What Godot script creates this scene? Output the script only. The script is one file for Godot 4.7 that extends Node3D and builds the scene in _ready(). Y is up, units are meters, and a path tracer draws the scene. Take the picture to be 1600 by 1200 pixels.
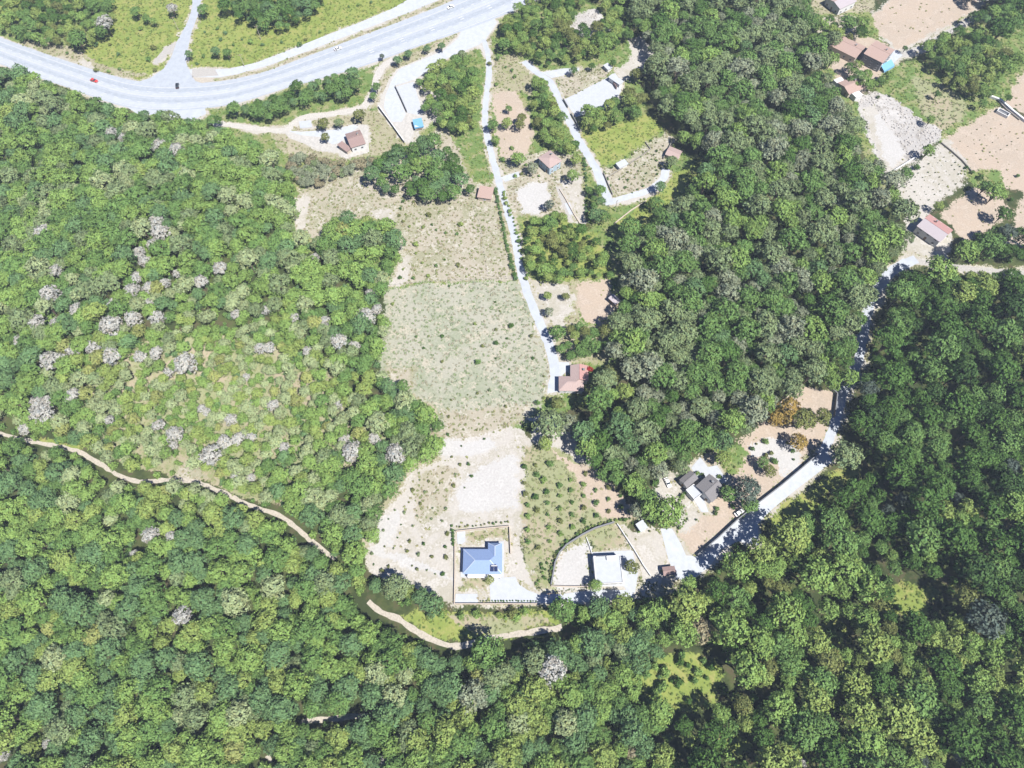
extends Node3D
# A wooded valley with a highway, farm plots and a few houses, seen from a drone.

const CAM_H := 270.0
const PITCH := 64.0
const FOCAL := 1067.0            # in pixels of the 1600 x 1200 photograph
const X0 := -345.0
const X1 := 345.0
const Z0 := -430.0
const Z1 := 55.0

var cam: Camera3D
var right := Vector3.RIGHT
var up := Vector3.UP
var fwd := Vector3.FORWARD
var taken := {}
var bumps: Array = []
var rng := RandomNumberGenerator.new()
var M := {}
var leaf_mat := {}
var leaf_plain: StandardMaterial3D
var crown_mesh: Array = []
var bush_mesh: Array = []
var trunk_mesh: ArrayMesh
var window_box := {}

# ------------------------------------------------------------------ camera geometry
func ray(px: float, py: float) -> Vector3:
	return (right * (px - 800.0) - up * (py - 600.0) + fwd * FOCAL).normalized()

func hill(x: float, z: float) -> float:
	var y := 0.0
	for b in bumps:
		var dx: float = (x - b[0]) / b[2]
		var dz: float = (z - b[1]) / b[3]
		var d := dx * dx + dz * dz
		if d < 1.0:
			y += b[4] * (1.0 - d) * (1.0 - d)
	return y

func at(px: float, py: float, lift := 0.0) -> Vector3:
	var d := ray(px, py)
	var t := (CAM_H - lift) / -d.y
	for k in 12:
		var p := Vector3(0, CAM_H, 0) + d * t
		var miss := p.y - (hill(p.x, p.z) + lift)
		if absf(miss) < 0.01:
			break
		t += miss / -d.y * 0.9
	return Vector3(0, CAM_H, 0) + d * t

func to_px(p: Vector3) -> Vector2:
	var v := p - Vector3(0, CAM_H, 0)
	var k := FOCAL / v.dot(fwd)
	return Vector2(800.0 + v.dot(right) * k, 600.0 - v.dot(up) * k)

func per_px(px: float, py: float, lift := 0.0) -> float:
	return (at(px, py, lift) - Vector3(0, CAM_H, 0)).dot(fwd) / FOCAL

func flat(a: Array, lift := 0.0) -> PackedVector2Array:
	var out := PackedVector2Array()
	for i in range(0, a.size(), 2):
		var p := at(a[i], a[i + 1], lift)
		out.append(Vector2(p.x, p.z))
	return out

# ------------------------------------------------------------------ naming
func numbered(called: String) -> String:
	var n: int = taken.get(called, 0)
	taken[called] = n + 1
	return called if n == 0 else "%s_%03d" % [called, n]

func tag(o: Node, label: String, category: String, group := "", kind := "") -> void:
	if label != "":
		o.set_meta("label", label)
	if category != "":
		o.set_meta("category", category)
	if group != "":
		o.set_meta("group", group)
	if kind != "":
		o.set_meta("kind", kind)

func thing(called: String, label: String, category: String, where: Vector3, turn := 0.0, group := "") -> Node3D:
	var o := Node3D.new()
	o.name = numbered(called)
	add_child(o)
	o.position = where
	o.rotation.y = turn
	tag(o, label, category, group)
	return o

func part(called: String, mesh: Mesh, mat: Material, parent: Node, where := Vector3.ZERO, turn := Vector3.ZERO) -> MeshInstance3D:
	var o := MeshInstance3D.new()
	o.name = called
	o.mesh = mesh
	if mat:
		o.material_override = mat
	o.position = where
	o.rotation = turn
	parent.add_child(o, true)
	return o

func structure(called: String, mesh: Mesh, mat: Material) -> MeshInstance3D:
	var o := MeshInstance3D.new()
	o.name = numbered(called)
	o.mesh = mesh
	o.material_override = mat
	add_child(o)
	o.set_meta("kind", "structure")
	return o

func box(x: float, y: float, z: float) -> BoxMesh:
	var key := "%.2f %.2f %.2f" % [x, y, z]
	if not window_box.has(key):
		var b := BoxMesh.new()
		b.size = Vector3(x, y, z)
		window_box[key] = b
	return window_box[key]

# ------------------------------------------------------------------ materials
func srgb(r: float, g: float, b: float) -> Color:
	return Color(r, g, b).linear_to_srgb()

func paint(r: float, g: float, b: float, rough := 0.85, mottle := 0.12, size := 6.0, seed_ := 1) -> StandardMaterial3D:
	var m := StandardMaterial3D.new()
	m.roughness = rough
	m.metallic_specular = 0.3
	if mottle > 0.0:
		var n := FastNoiseLite.new()
		n.seed = seed_
		n.noise_type = FastNoiseLite.TYPE_SIMPLEX_SMOOTH
		n.fractal_octaves = 5
		n.fractal_gain = 0.62
		n.frequency = 0.02
		var t := NoiseTexture2D.new()
		t.width = 256
		t.height = 256
		t.seamless = true
		t.noise = n
		var ramp := Gradient.new()
		var c := Color(r, g, b)
		ramp.set_color(0, (c * (1.0 - mottle)).linear_to_srgb())
		ramp.set_color(1, (c * (1.0 + mottle)).linear_to_srgb())
		t.color_ramp = ramp
		m.albedo_texture = t
		m.uv1_triplanar = true
		m.uv1_world_triplanar = true
		m.uv1_scale = Vector3.ONE / size
	else:
		m.albedo_color = srgb(r, g, b)
	return m

func make_materials() -> void:
	M.asphalt = paint(0.295, 0.325, 0.368, 0.9, 0.10, 23.0, 3)
	M.asphalt_worn = paint(0.262, 0.294, 0.338, 0.9, 0.12, 17.0, 4)
	M.asphalt_pale = paint(0.325, 0.354, 0.394, 0.9, 0.09, 29.0, 5)
	M.line = paint(0.475, 0.482, 0.488, 0.7, 0.12, 3.0, 6)
	M.concrete = paint(0.345, 0.372, 0.408, 0.85, 0.10, 19.0, 7)
	M.white_slab = paint(0.338, 0.362, 0.396, 0.8, 0.07, 15.0, 8)
	M.gravel = paint(0.304, 0.297, 0.284, 0.95, 0.22, 5.0, 9)
	M.yard_gravel = paint(0.345, 0.338, 0.322, 0.95, 0.16, 11.0, 41)
	M.dirt = paint(0.355, 0.345, 0.325, 0.95, 0.2, 7.0, 10)
	M.trail = paint(0.330, 0.305, 0.262, 0.95, 0.25, 6.0, 11)
	M.white_wall = paint(0.500, 0.510, 0.520, 0.8, 0.07, 5.0, 12)
	M.cream_wall = paint(0.409, 0.356, 0.297, 0.85, 0.12, 5.0, 13)
	M.stone_wall = paint(0.224, 0.211, 0.191, 0.9, 0.3, 2.5, 14)
	M.grey_wall = paint(0.158, 0.165, 0.178, 0.85, 0.12, 4.0, 15)
	M.blue_wall = paint(0.290, 0.370, 0.440, 0.8, 0.10, 4.0, 16)
	M.pink_tile = paint(0.300, 0.222, 0.196, 0.85, 0.22, 2.2, 17)
	M.rose_tile = paint(0.305, 0.238, 0.226, 0.85, 0.2, 2.4, 18)
	M.brown_tile = paint(0.224, 0.162, 0.152, 0.85, 0.22, 2.0, 19)
	M.red_tile = paint(0.315, 0.185, 0.175, 0.8, 0.22, 2.4, 20)
	M.lilac_sheet = paint(0.310, 0.284, 0.304, 0.6, 0.10, 3.0, 21)
	M.slate = paint(0.145, 0.142, 0.149, 0.8, 0.18, 2.6, 22)
	M.blue_roof = paint(0.175, 0.245, 0.405, 0.45, 0.07, 5.0, 23)
	M.blue_roof_cap = paint(0.290, 0.350, 0.460, 0.5, 0.05, 5.0, 24)
	M.tarp = paint(0.130, 0.290, 0.460, 0.6, 0.2, 1.6, 25)
	M.wood = paint(0.20, 0.145, 0.10, 0.9, 0.25, 1.2, 26)
	M.bark = paint(0.11, 0.09, 0.07, 0.95, 0.3, 1.0, 27)
	M.pole = paint(0.330, 0.304, 0.251, 0.9, 0.15, 1.5, 28)
	M.metal = paint(0.35, 0.36, 0.37, 0.5, 0.0)
	M.rubber = paint(0.03, 0.03, 0.03, 0.9, 0.0)
	M.rock = paint(0.343, 0.330, 0.317, 0.95, 0.25, 2.0, 29)
	M.glass = paint(0.03, 0.04, 0.05, 0.12, 0.0)
	M.glass.metallic_specular = 0.6
	M.panel = paint(0.015, 0.025, 0.07, 0.15, 0.0)
	M.panel.metallic_specular = 0.6
	M.lamp = paint(0.75, 0.75, 0.72, 0.25, 0.0)
	M.tail = paint(0.45, 0.02, 0.02, 0.3, 0.0)
	M.car_red = car_paint(0.50, 0.035, 0.03)
	M.car_black = car_paint(0.02, 0.022, 0.025)
	M.car_white = car_paint(0.75, 0.76, 0.77)
	for k in PALETTE:
		var c: Array = PALETTE[k]
		var m := StandardMaterial3D.new()
		m.albedo_color = srgb(c[0], c[1], c[2])
		m.vertex_color_use_as_albedo = true
		m.roughness = 0.75
		m.metallic_specular = 0.25
		m.backlight_enabled = true
		m.backlight = Color(0.35, 0.35, 0.35)
		leaf_mat[k] = m
	leaf_plain = leaf_mat.mid.duplicate()
	leaf_plain.albedo_color = Color.WHITE

func car_paint(r: float, g: float, b: float) -> StandardMaterial3D:
	var m := paint(r, g, b, 0.35, 0.0)
	m.clearcoat_enabled = true
	m.clearcoat = 1.0
	m.clearcoat_roughness = 0.05
	return m

# leaf colours, linear
const PALETTE := {
	"mid": [0.112, 0.200, 0.058],
	"fresh": [0.170, 0.268, 0.072],
	"pale": [0.255, 0.315, 0.160],
	"lime": [0.206, 0.278, 0.078],
	"yellow": [0.235, 0.268, 0.090],
	"cool": [0.108, 0.192, 0.080],
	"dark": [0.066, 0.134, 0.031],
	"deep": [0.048, 0.096, 0.028],
	"olive": [0.148, 0.172, 0.056],
	"sage": [0.165, 0.222, 0.106],
	"grey_sage": [0.210, 0.245, 0.162],
	"slate": [0.085, 0.115, 0.092],
	"silver": [0.355, 0.358, 0.335],
	"straw": [0.240, 0.220, 0.140],
	"amber": [0.270, 0.195, 0.055],
	"red": [0.330, 0.020, 0.025],
}

# ------------------------------------------------------------------ ground
const FLOOR := 0
const LUSH := 1
const DRY := 2
const SAGE := 3
const BARE := 4
const PALE := 5
const ORCHARD := 6
const TILLED := 7
const GREEN := 8
const RUBBLE := 9
const VERGE := 10
const ROAD := 11
# three tones each, linear: ground, second tone, patches
const SOIL := [
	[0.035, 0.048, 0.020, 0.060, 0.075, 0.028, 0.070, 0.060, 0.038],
	[0.150, 0.195, 0.050, 0.185, 0.218, 0.062, 0.215, 0.215, 0.078],
	[0.278, 0.258, 0.208, 0.215, 0.215, 0.145, 0.350, 0.330, 0.295],
	[0.268, 0.268, 0.220, 0.212, 0.232, 0.170, 0.330, 0.305, 0.250],
	[0.335, 0.322, 0.298, 0.288, 0.275, 0.235, 0.370, 0.360, 0.344],
	[0.350, 0.349, 0.345, 0.335, 0.333, 0.326, 0.365, 0.364, 0.360],
	[0.205, 0.220, 0.125, 0.270, 0.235, 0.175, 0.165, 0.195, 0.085],
	[0.320, 0.268, 0.218, 0.298, 0.255, 0.210, 0.342, 0.292, 0.244],
	[0.100, 0.155, 0.048, 0.150, 0.180, 0.065, 0.215, 0.205, 0.120],
	[0.300, 0.294, 0.287, 0.370, 0.364, 0.357, 0.215, 0.203, 0.185],
	[0.235, 0.225, 0.150, 0.285, 0.262, 0.200, 0.160, 0.185, 0.075],
]
const GROUND := [
	[6, [120, 640, 160, 560, 300, 515, 450, 545, 560, 620, 600, 680, 560, 740, 470, 790, 400, 780, 330, 758, 260, 742, 180, 722]],
	[10, [640, 600, 705, 640, 705, 720, 650, 748, 612, 800, 580, 872, 556, 862, 588, 792, 628, 728, 668, 704, 668, 662, 618, 618]],
	[10, [1262, -50, 1370, -50, 1360, 30, 1264, 34]],
	[8, [-40, -90, 1000, -90, 990, 60, 1010, 180, 1100, 260, 970, 420, 960, 560, 860, 660, 700, 690, 600, 450, 460, 380, 350, 205, -40, 80]],
	[1, [180, -60, 700, -60, 700, 0, 560, 50, 400, 112, 300, 125, 200, 124, 110, 96, 150, 60, 170, 20]],
	[1, [-40, -60, 60, -60, 60, 20, 20, 40, -40, 40]],
	[10, [300, 122, 400, 104, 560, 45, 700, -5, 720, -5, 560, 62, 400, 118, 310, 134]],
	[10, [20, 68, 110, 96, 200, 123, 230, 118, 150, 95, 60, 55]],
	[4, [95, 98, 132, 92, 152, 108, 160, 114, 130, 108]],
	[2, [458, 362, 465, 300, 500, 272, 580, 258, 625, 240, 700, 190, 735, 190, 752, 192, 762, 225, 778, 290, 796, 345, 812, 420, 815, 436, 700, 436, 640, 440, 600, 447, 600, 430, 628, 400, 615, 360, 590, 343, 555, 345, 520, 358, 512, 382]],
	[8, [690, 190, 750, 186, 765, 240, 772, 285, 735, 285, 720, 240]],
	[4, [572, 330, 600, 326, 618, 332, 612, 352, 590, 345]],
	[4, [598, 446, 615, 425, 628, 398, 642, 402, 640, 430, 622, 445]],
	[4, [462, 310, 480, 300, 478, 350, 462, 368]],
	[10, [770, 300, 790, 296, 812, 400, 818, 430, 798, 430, 780, 360]],
	[3, [596, 449, 700, 438, 800, 438, 816, 440, 845, 515, 862, 575, 856, 612, 826, 650, 800, 662, 690, 684, 682, 640, 640, 612, 588, 592, 586, 556, 600, 520]],
	[2, [600, 572, 650, 575, 640, 610, 596, 600]],
	[2, [690, 640, 830, 630, 826, 655, 800, 664, 690, 684]],
	[4, [568, 864, 598, 800, 640, 738, 682, 714, 690, 684, 800, 664, 836, 690, 815, 720, 818, 800, 815, 870, 850, 915, 930, 918, 1010, 905, 1010, 930, 845, 946, 700, 950, 655, 925, 600, 902, 570, 886]],
	[2, [650, 745, 690, 720, 715, 730, 705, 770, 690, 800, 660, 820, 640, 800]],
	[6, [818, 700, 872, 694, 932, 738, 992, 790, 1000, 812, 960, 828, 905, 846, 872, 880, 822, 892, 814, 800]],
	[7, [860, 697, 932, 738, 992, 790, 985, 812, 930, 800, 890, 730]],
	[5, [712, 796, 712, 766, 722, 752, 742, 737, 762, 725, 790, 712, 806, 716, 806, 792, 770, 798, 730, 800]],
	[5, [575, 860, 596, 805, 622, 788, 628, 815, 600, 860, 700, 895, 704, 906, 640, 890]],
	[5, [690, 685, 760, 680, 775, 700, 720, 712, 690, 712]],
	[6, [826, 898, 846, 880, 868, 880, 862, 918, 838, 918]],
	[4, [712, 824, 797, 824, 797, 902, 765, 904, 765, 942, 712, 942]],
	[6, [720, 906, 760, 906, 760, 924, 720, 924]],
	[6, [724, 832, 790, 827, 790, 845, 762, 846, 724, 852]],
	[1, [625, 964, 650, 956, 720, 958, 850, 954, 872, 972, 760, 996, 710, 1004, 660, 988]],
	[6, [700, 962, 780, 960, 845, 960, 860, 972, 800, 984, 740, 990, 712, 980]],
	[5, [862, 914, 870, 880, 880, 862, 912, 842, 921, 866, 924, 916]],
	[6, [917, 838, 959, 821, 976, 848, 984, 862, 925, 866]],
	[4, [988, 838, 1018, 823, 1060, 825, 1090, 862, 1070, 905, 1030, 902, 1012, 880, 998, 855]],
	[7, [1148, 692, 1190, 654, 1252, 602, 1304, 612, 1304, 655, 1270, 705, 1220, 757, 1150, 814, 1090, 868, 1066, 860, 1056, 826, 1095, 800, 1062, 765, 1058, 744, 1090, 714]],
	[5, [1165, 690, 1200, 680, 1240, 690, 1255, 715, 1225, 745, 1200, 715, 1170, 706]],
	[8, [1110, 700, 1150, 690, 1165, 705, 1150, 745, 1135, 745]],
	[1, [1195, 812, 1255, 766, 1300, 742, 1350, 716, 1345, 740, 1290, 775, 1215, 830]],
	[9, [888, 42, 898, 22, 926, 12, 946, 34, 954, 46, 920, 56, 893, 54]],
	[4, [976, 62, 1000, 54, 1020, 76, 1008, 98, 992, 118, 976, 128, 955, 112, 972, 100, 986, 84]],
	[2, [868, 118, 905, 112, 940, 100, 952, 112, 940, 122, 882, 154]],
	[1, [903, 188, 940, 205, 975, 185, 1010, 180, 1034, 202, 1018, 216, 966, 250, 938, 258, 915, 218]],
	[2, [942, 264, 1000, 236, 1040, 207, 1052, 214, 1040, 240, 1036, 262, 1040, 276, 1010, 294, 985, 302, 960, 308]],
	[1, [958, 352, 1046, 272, 1096, 244, 1104, 260, 1062, 302, 1042, 332, 962, 372]],
	[4, [1028, 738, 1062, 742, 1068, 768, 1084, 788, 1104, 800, 1066, 832, 1018, 776]],
	[4, [962, 818, 990, 834, 1004, 850, 1034, 905, 1008, 907, 984, 864]],
	[8, [1300, 136, 1336, 148, 1352, 205, 1386, 278, 1400, 304, 1376, 292, 1338, 215]],
	[4, [824, 652, 872, 640, 908, 690, 932, 738, 872, 696, 836, 692]],
	[10, [415, 200, 450, 195, 560, 175, 590, 168, 640, 224, 610, 240, 540, 250, 440, 240]],
	[10, [600, 100, 640, 84, 715, 54, 735, 60, 660, 115, 590, 165, 570, 168]],
	[4, [655, 130, 690, 150, 685, 180, 660, 205, 645, 222, 640, 180]],
	[10, [760, 90, 800, 80, 830, 110, 832, 150, 806, 142, 768, 145]],
	[2, [770, 250, 850, 235, 905, 240, 918, 350, 870, 330, 800, 340, 785, 290]],
	[10, [820, 440, 900, 430, 905, 505, 960, 505, 950, 560, 880, 570, 850, 520]],
	[10, [1270, 100, 1300, 60, 1395, 80, 1392, 115, 1345, 150, 1310, 150]],
	[7, [768, 146, 806, 140, 822, 170, 832, 212, 824, 238, 800, 252, 780, 245, 772, 200]],
	[5, [806, 296, 834, 280, 852, 282, 858, 310, 842, 332, 816, 336]],
	[4, [868, 285, 905, 275, 916, 330, 918, 352, 896, 345, 880, 318]],
	[1, [815, 350, 870, 335, 930, 365, 958, 405, 950, 430, 840, 440]],
	[7, [902, 440, 950, 431, 956, 460, 970, 470, 956, 496, 935, 506, 910, 500, 900, 470]],
	[4, [828, 442, 885, 445, 898, 470, 880, 512, 860, 510, 842, 480]],
	[4, [1356, 42, 1364, 20, 1430, -50, 1560, -50, 1530, 16, 1510, 30, 1460, 55, 1400, 82, 1374, 62]],
	[7, [1360, 40, 1368, 20, 1430, -50, 1540, -50, 1520, 16, 1500, 30, 1450, 54, 1400, 76, 1378, 58]],
	[8, [1270, 20, 1360, 20, 1380, 70, 1400, 85, 1385, 110, 1350, 145, 1310, 150, 1270, 90]],
	[2, [1268, 30, 1310, 20, 1350, 30, 1340, 60, 1290, 80]],
	[7, [1300, 62, 1360, 56, 1400, 82, 1388, 118, 1345, 148, 1310, 140, 1292, 84]],
	[8, [1390, 98, 1440, 92, 1480, 120, 1545, 150, 1560, 170, 1500, 202, 1470, 228, 1436, 190, 1380, 152, 1362, 140]],
	[6, [1420, 115, 1470, 130, 1510, 160, 1500, 190, 1470, 205, 1440, 180, 1430, 145]],
	[8, [1440, 70, 1500, 30, 1640, -10, 1640, 110, 1600, 112, 1560, 165, 1500, 140]],
	[9, [1334, 152, 1370, 144, 1400, 155, 1430, 180, 1466, 200, 1472, 212, 1430, 247, 1382, 277, 1350, 205]],
	[4, [1344, 165, 1366, 162, 1385, 195, 1400, 215, 1420, 252, 1384, 274, 1360, 215]],
	[5, [1364, 178, 1376, 174, 1384, 198, 1398, 206, 1410, 240, 1396, 262, 1380, 250, 1372, 215]],
	[7, [1478, 216, 1500, 200, 1560, 166, 1640, 205, 1640, 300, 1560, 290, 1522, 268]],
	[4, [1393, 278, 1430, 250, 1478, 216, 1520, 266, 1500, 290, 1455, 325, 1440, 340, 1418, 356, 1402, 305]],
	[7, [1564, 162, 1600, 110, 1640, 105, 1640, 195]],
	[8, [1505, 270, 1560, 262, 1575, 300, 1560, 310, 1520, 292]],
	[7, [1470, 340, 1478, 325, 1522, 290, 1562, 302, 1582, 332, 1552, 352, 1505, 376]],
	[7, [1572, 384, 1600, 286, 1640, 286, 1640, 392]],
	[4, [1416, 352, 1442, 332, 1492, 372, 1475, 408, 1404, 412]],
	[2, [272, 738, 282, 724, 298, 724, 312, 740, 330, 752, 300, 750, 272, 746]],
	[1, [60, 680, 130, 690, 135, 700, 60, 690]],
	[1, [985, 1050, 1030, 1018, 1090, 1020, 1125, 1045, 1120, 1090, 1060, 1112, 1000, 1100]],
	[1, [1270, 985, 1300, 965, 1322, 985, 1310, 1010, 1280, 1012]],
	[1, [1120, 1150, 1150, 1138, 1172, 1158, 1150, 1180, 1126, 1176]],
	[1, [1370, 915, 1420, 905, 1465, 925, 1440, 955, 1390, 965]],
	[2, [1000, 936, 1030, 900, 1060, 905, 1050, 930]],
]

func noise_bytes(w: int, h: int, freq: float, oct: int, seed_: int) -> PackedByteArray:
	var n := FastNoiseLite.new()
	n.seed = seed_
	n.noise_type = FastNoiseLite.TYPE_SIMPLEX_SMOOTH
	n.fractal_octaves = oct
	n.frequency = freq
	n.fractal_gain = 0.58
	var im := n.get_image(w, h, false, false, true)
	im.convert(Image.FORMAT_L8)
	return im.get_data()

func fill(ids: PackedByteArray, w: int, h: int, poly: PackedVector2Array, id: int) -> void:
	var n := poly.size()
	var lo := 1e9
	var hi := -1e9
	for p in poly:
		lo = minf(lo, p.y)
		hi = maxf(hi, p.y)
	for y in range(maxi(0, int(lo)), mini(h - 1, int(hi) + 1) + 1):
		var xs: Array = []
		var yc := y + 0.5
		for i in n:
			var a := poly[i]
			var b := poly[(i + 1) % n]
			if (a.y <= yc) != (b.y <= yc):
				xs.append(a.x + (yc - a.y) / (b.y - a.y) * (b.x - a.x))
		xs.sort()
		for k in range(0, xs.size() - 1, 2):
			for x in range(maxi(0, int(xs[k] + 0.5)), mini(w, int(xs[k + 1] + 0.5))):
				ids[y * w + x] = id

var road_polys: Array = []
var trail_polys: Array = []
var ids := PackedByteArray()
var ids_w := 2000
var ids_h := 1406

func ground_kind(x: float, z: float) -> int:
	var u := int((x - X0) / (X1 - X0) * ids_w)
	var v := int((z - Z0) / (Z1 - Z0) * ids_h)
	if u < 0 or v < 0 or u >= ids_w or v >= ids_h:
		return FLOOR
	return ids[v * ids_w + u]

func build_ground() -> void:
	var w := ids_w
	var h := ids_h
	ids.resize(w * h)
	var sx := w / (X1 - X0)
	var sz := h / (Z1 - Z0)
	var raw := PackedByteArray()
	raw.resize(w * h)
	for g in GROUND:
		var poly := flat(g[1])
		for i in poly.size():
			poly[i] = Vector2((poly[i].x - X0) * sx, (poly[i].y - Z0) * sz)
		fill_into(raw, w, h, poly, g[0])
	# roads and yards have a trodden margin
	for q in road_polys:
		for e in Geometry2D.offset_polygon(q, 3.4):
			fill(raw, w, h, e, VERGE)
	for q in road_polys:
		for e in Geometry2D.offset_polygon(q, 1.6):
			fill(raw, w, h, e, BARE)
	var n1 := noise_bytes(w, h, 0.012, 4, 11)
	var n2 := noise_bytes(w, h, 0.045, 4, 12)
	var n3 := noise_bytes(w, h, 0.33, 2, 13)
	var tone := PackedInt32Array()       # per kind, 32 x 32 mixes of the three tones
	for k in SOIL.size():
		var s: Array = SOIL[k]
		for a in 32:
			for b in 32:
				var t := smoothstep(0.38, 0.62, a / 31.0)
				var p := smoothstep(0.53, 0.68, b / 31.0)
				for c in 3:
					var v: float = lerpf(lerpf(s[c], s[3 + c], t), s[6 + c], p * 0.85)
					tone.append(int(v * 4000.0))
	var gam := PackedByteArray()
	for i in 4001:
		gam.append(clampi(int(Color(i / 4000.0, 0, 0).linear_to_srgb().r * 255.0 + 0.5), 0, 255))
	var data := PackedByteArray()
	data.resize(w * h * 3)
	var o := 0
	for y in h:
		for x in w:
			var i := y * w + x
			var a := n1[i]
			var b := n2[i]
			var c := n3[i]
			var xx := clampi(x + ((b - 128) >> 4) + ((c - 128) >> 5), 0, w - 1)
			var yy := clampi(y + ((a - 128) >> 4) + ((c - 128) >> 5), 0, h - 1)
			var id := raw[yy * w + xx]
			ids[i] = id
			var q := ((id * 32 + ((a + b) >> 4)) * 32 + ((b * 2 + c) / 24)) * 3
			var f := 880 + c
			data[o] = gam[mini(4000, tone[q] * f / 1008)]
			data[o + 1] = gam[mini(4000, tone[q + 1] * f / 1008)]
			data[o + 2] = gam[mini(4000, tone[q + 2] * f / 1008)]
			o += 3
	for q in road_polys + trail_polys:
		fill(ids, w, h, q, ROAD)
	var im := Image.create_from_data(w, h, false, Image.FORMAT_RGB8, data)
	var m := StandardMaterial3D.new()
	m.albedo_texture = ImageTexture.create_from_image(im)
	m.roughness = 0.95
	m.metallic_specular = 0.15
	var st := SurfaceTool.new()
	st.begin(Mesh.PRIMITIVE_TRIANGLES)
	var nx := 172
	var nz := 121
	for j in nz + 1:
		for i in nx + 1:
			var u := float(i) / nx
			var v := float(j) / nz
			var x := lerpf(X0, X1, u)
			var z := lerpf(Z0, Z1, v)
			st.set_uv(Vector2(u, v))
			st.add_vertex(Vector3(x, hill(x, z), z))
	for j in nz:
		for i in nx:
			var p := j * (nx + 1) + i
			var r := p + nx + 1
			for k in [p, p + 1, r, p + 1, r + 1, r]:
				st.add_index(k)
	st.generate_normals()
	structure("ground", st.commit(), m)
	var far_plane := PlaneMesh.new()
	far_plane.size = Vector2(6000, 6000)
	var t := structure("terrain", far_plane, paint(0.07, 0.10, 0.04, 0.95, 0.35, 90.0, 31))
	t.position = Vector3(0, -0.8, -150)

func fill_into(raw: PackedByteArray, w: int, h: int, poly: PackedVector2Array, id: int) -> void:
	fill(raw, w, h, poly, id)

func mark_road(poly: PackedVector2Array, margin := true) -> void:
	var q := PackedVector2Array()
	for p in poly:
		q.append(Vector2((p.x - X0) / (X1 - X0) * ids_w, (p.y - Z0) / (Z1 - Z0) * ids_h))
	(road_polys if margin else trail_polys).append(q)

# a flat sheet in the outline of a pixel polygon
func sheet(called: String, a: Array, y: float, mat: Material) -> void:
	var poly := flat(a)
	mark_road(poly)
	var idx := Geometry2D.triangulate_polygon(poly)
	var st := SurfaceTool.new()
	st.begin(Mesh.PRIMITIVE_TRIANGLES)
	st.set_normal(Vector3.UP)
	var clockwise := Geometry2D.is_polygon_clockwise(poly)
	for k in range(0, idx.size(), 3):
		var tri := [idx[k], idx[k + 1], idx[k + 2]]
		var p: Vector2 = poly[tri[0]]
		var q: Vector2 = poly[tri[1]]
		var r: Vector2 = poly[tri[2]]
		if (q - p).cross(r - p) < 0.0:
			tri = [tri[0], tri[2], tri[1]]
		for i in tri:
			st.add_vertex(Vector3(poly[i].x, y, poly[i].y))
	structure(called, st.commit(), mat)

func smooth(pts: Array, step := 3.0) -> Array:
	var c := Curve3D.new()
	for i in pts.size():
		var p: Vector3 = pts[i]
		var a: Vector3 = pts[maxi(0, i - 1)]
		var b: Vector3 = pts[mini(pts.size() - 1, i + 1)]
		var t: Vector3 = (b - a) / 6.0
		c.add_point(p, -t, t)
	var out := []
	var n := maxi(2, int(c.get_baked_length() / step))
	for i in n + 1:
		out.append(c.sample_baked(c.get_baked_length() * i / n))
	return out

func world_line(a: Array, lift := 0.0) -> Array:
	var out := []
	for i in range(0, a.size(), 2):
		out.append(at(a[i], a[i + 1], lift))
	return out

# a ribbon of road along a pixel line; widths in metres, ragged edges where asked
func ribbon(called: String, a: Array, w0: float, w1: float, y: float, mat: Material, ragged := 0.0) -> Array:
	var line := smooth(world_line(a), 2.2)
	var st := SurfaceTool.new()
	st.begin(Mesh.PRIMITIVE_TRIANGLES)
	var n := line.size()
	var edge := []
	for i in n:
		var p: Vector3 = line[i]
		var t: Vector3 = (line[mini(n - 1, i + 1)] - line[maxi(0, i - 1)])
		var side := Vector3(-t.z, 0, t.x).normalized()
		var w := lerpf(w0, w1, float(i) / (n - 1)) * 0.5
		for s in [-1.0, 1.0]:
			var q: Vector3 = p + side * s * (w + rng.randf_range(-ragged, ragged))
			q.y = hill(q.x, q.z) + y
			edge.append(q)
			st.add_vertex(q)
	for i in n - 1:
		mark_road(PackedVector2Array([Vector2(edge[i * 2].x, edge[i * 2].z), Vector2(edge[i * 2 + 1].x, edge[i * 2 + 1].z), Vector2(edge[i * 2 + 3].x, edge[i * 2 + 3].z), Vector2(edge[i * 2 + 2].x, edge[i * 2 + 2].z)]), called != "trail")
		var k := i * 2
		for j in [k, k + 2, k + 1, k + 1, k + 2, k + 3]:
			st.add_index(j)
	st.generate_normals()
	structure(called, st.commit(), mat)
	return line

# ------------------------------------------------------------------ roads
const HIGH_U := [-30, 45, 0, 58, 60, 80, 110, 97, 160, 113, 205, 125, 250, 130, 300, 130, 350, 126, 410, 113, 480, 88, 560, 58, 640, 28, 710, 0, 770, -26, 830, -50]
const HIGH_L := [-30, 88, 0, 100, 50, 118, 100, 135, 150, 153, 200, 168, 255, 173, 315, 170, 375, 160, 440, 140, 505, 122, 575, 101, 650, 74, 735, 44, 800, 18, 870, -16]

var high_a: Array = []
var high_b: Array = []

func across(f: float) -> Array:
	var out := []
	for i in high_a.size():
		out.append(high_a[i].lerp(high_b[i], f))
	return out

func band(called: String, f0: float, f1: float, y: float, mat: Material, parent: Node = null, i0 := 0, i1 := -1) -> void:
	var a := across(f0)
	var b := across(f1)
	if i1 < 0:
		i1 = a.size() - 1
	var st := SurfaceTool.new()
	st.begin(Mesh.PRIMITIVE_TRIANGLES)
	st.set_normal(Vector3.UP)
	for i in range(i0, i1):
		for p in [a[i], a[i + 1], b[i], a[i + 1], b[i + 1], b[i]]:
			st.add_vertex(Vector3(p.x, y, p.z))
	if parent:
		part(called, st.commit(), mat, parent)
	else:
		structure(called, st.commit(), mat)

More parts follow.
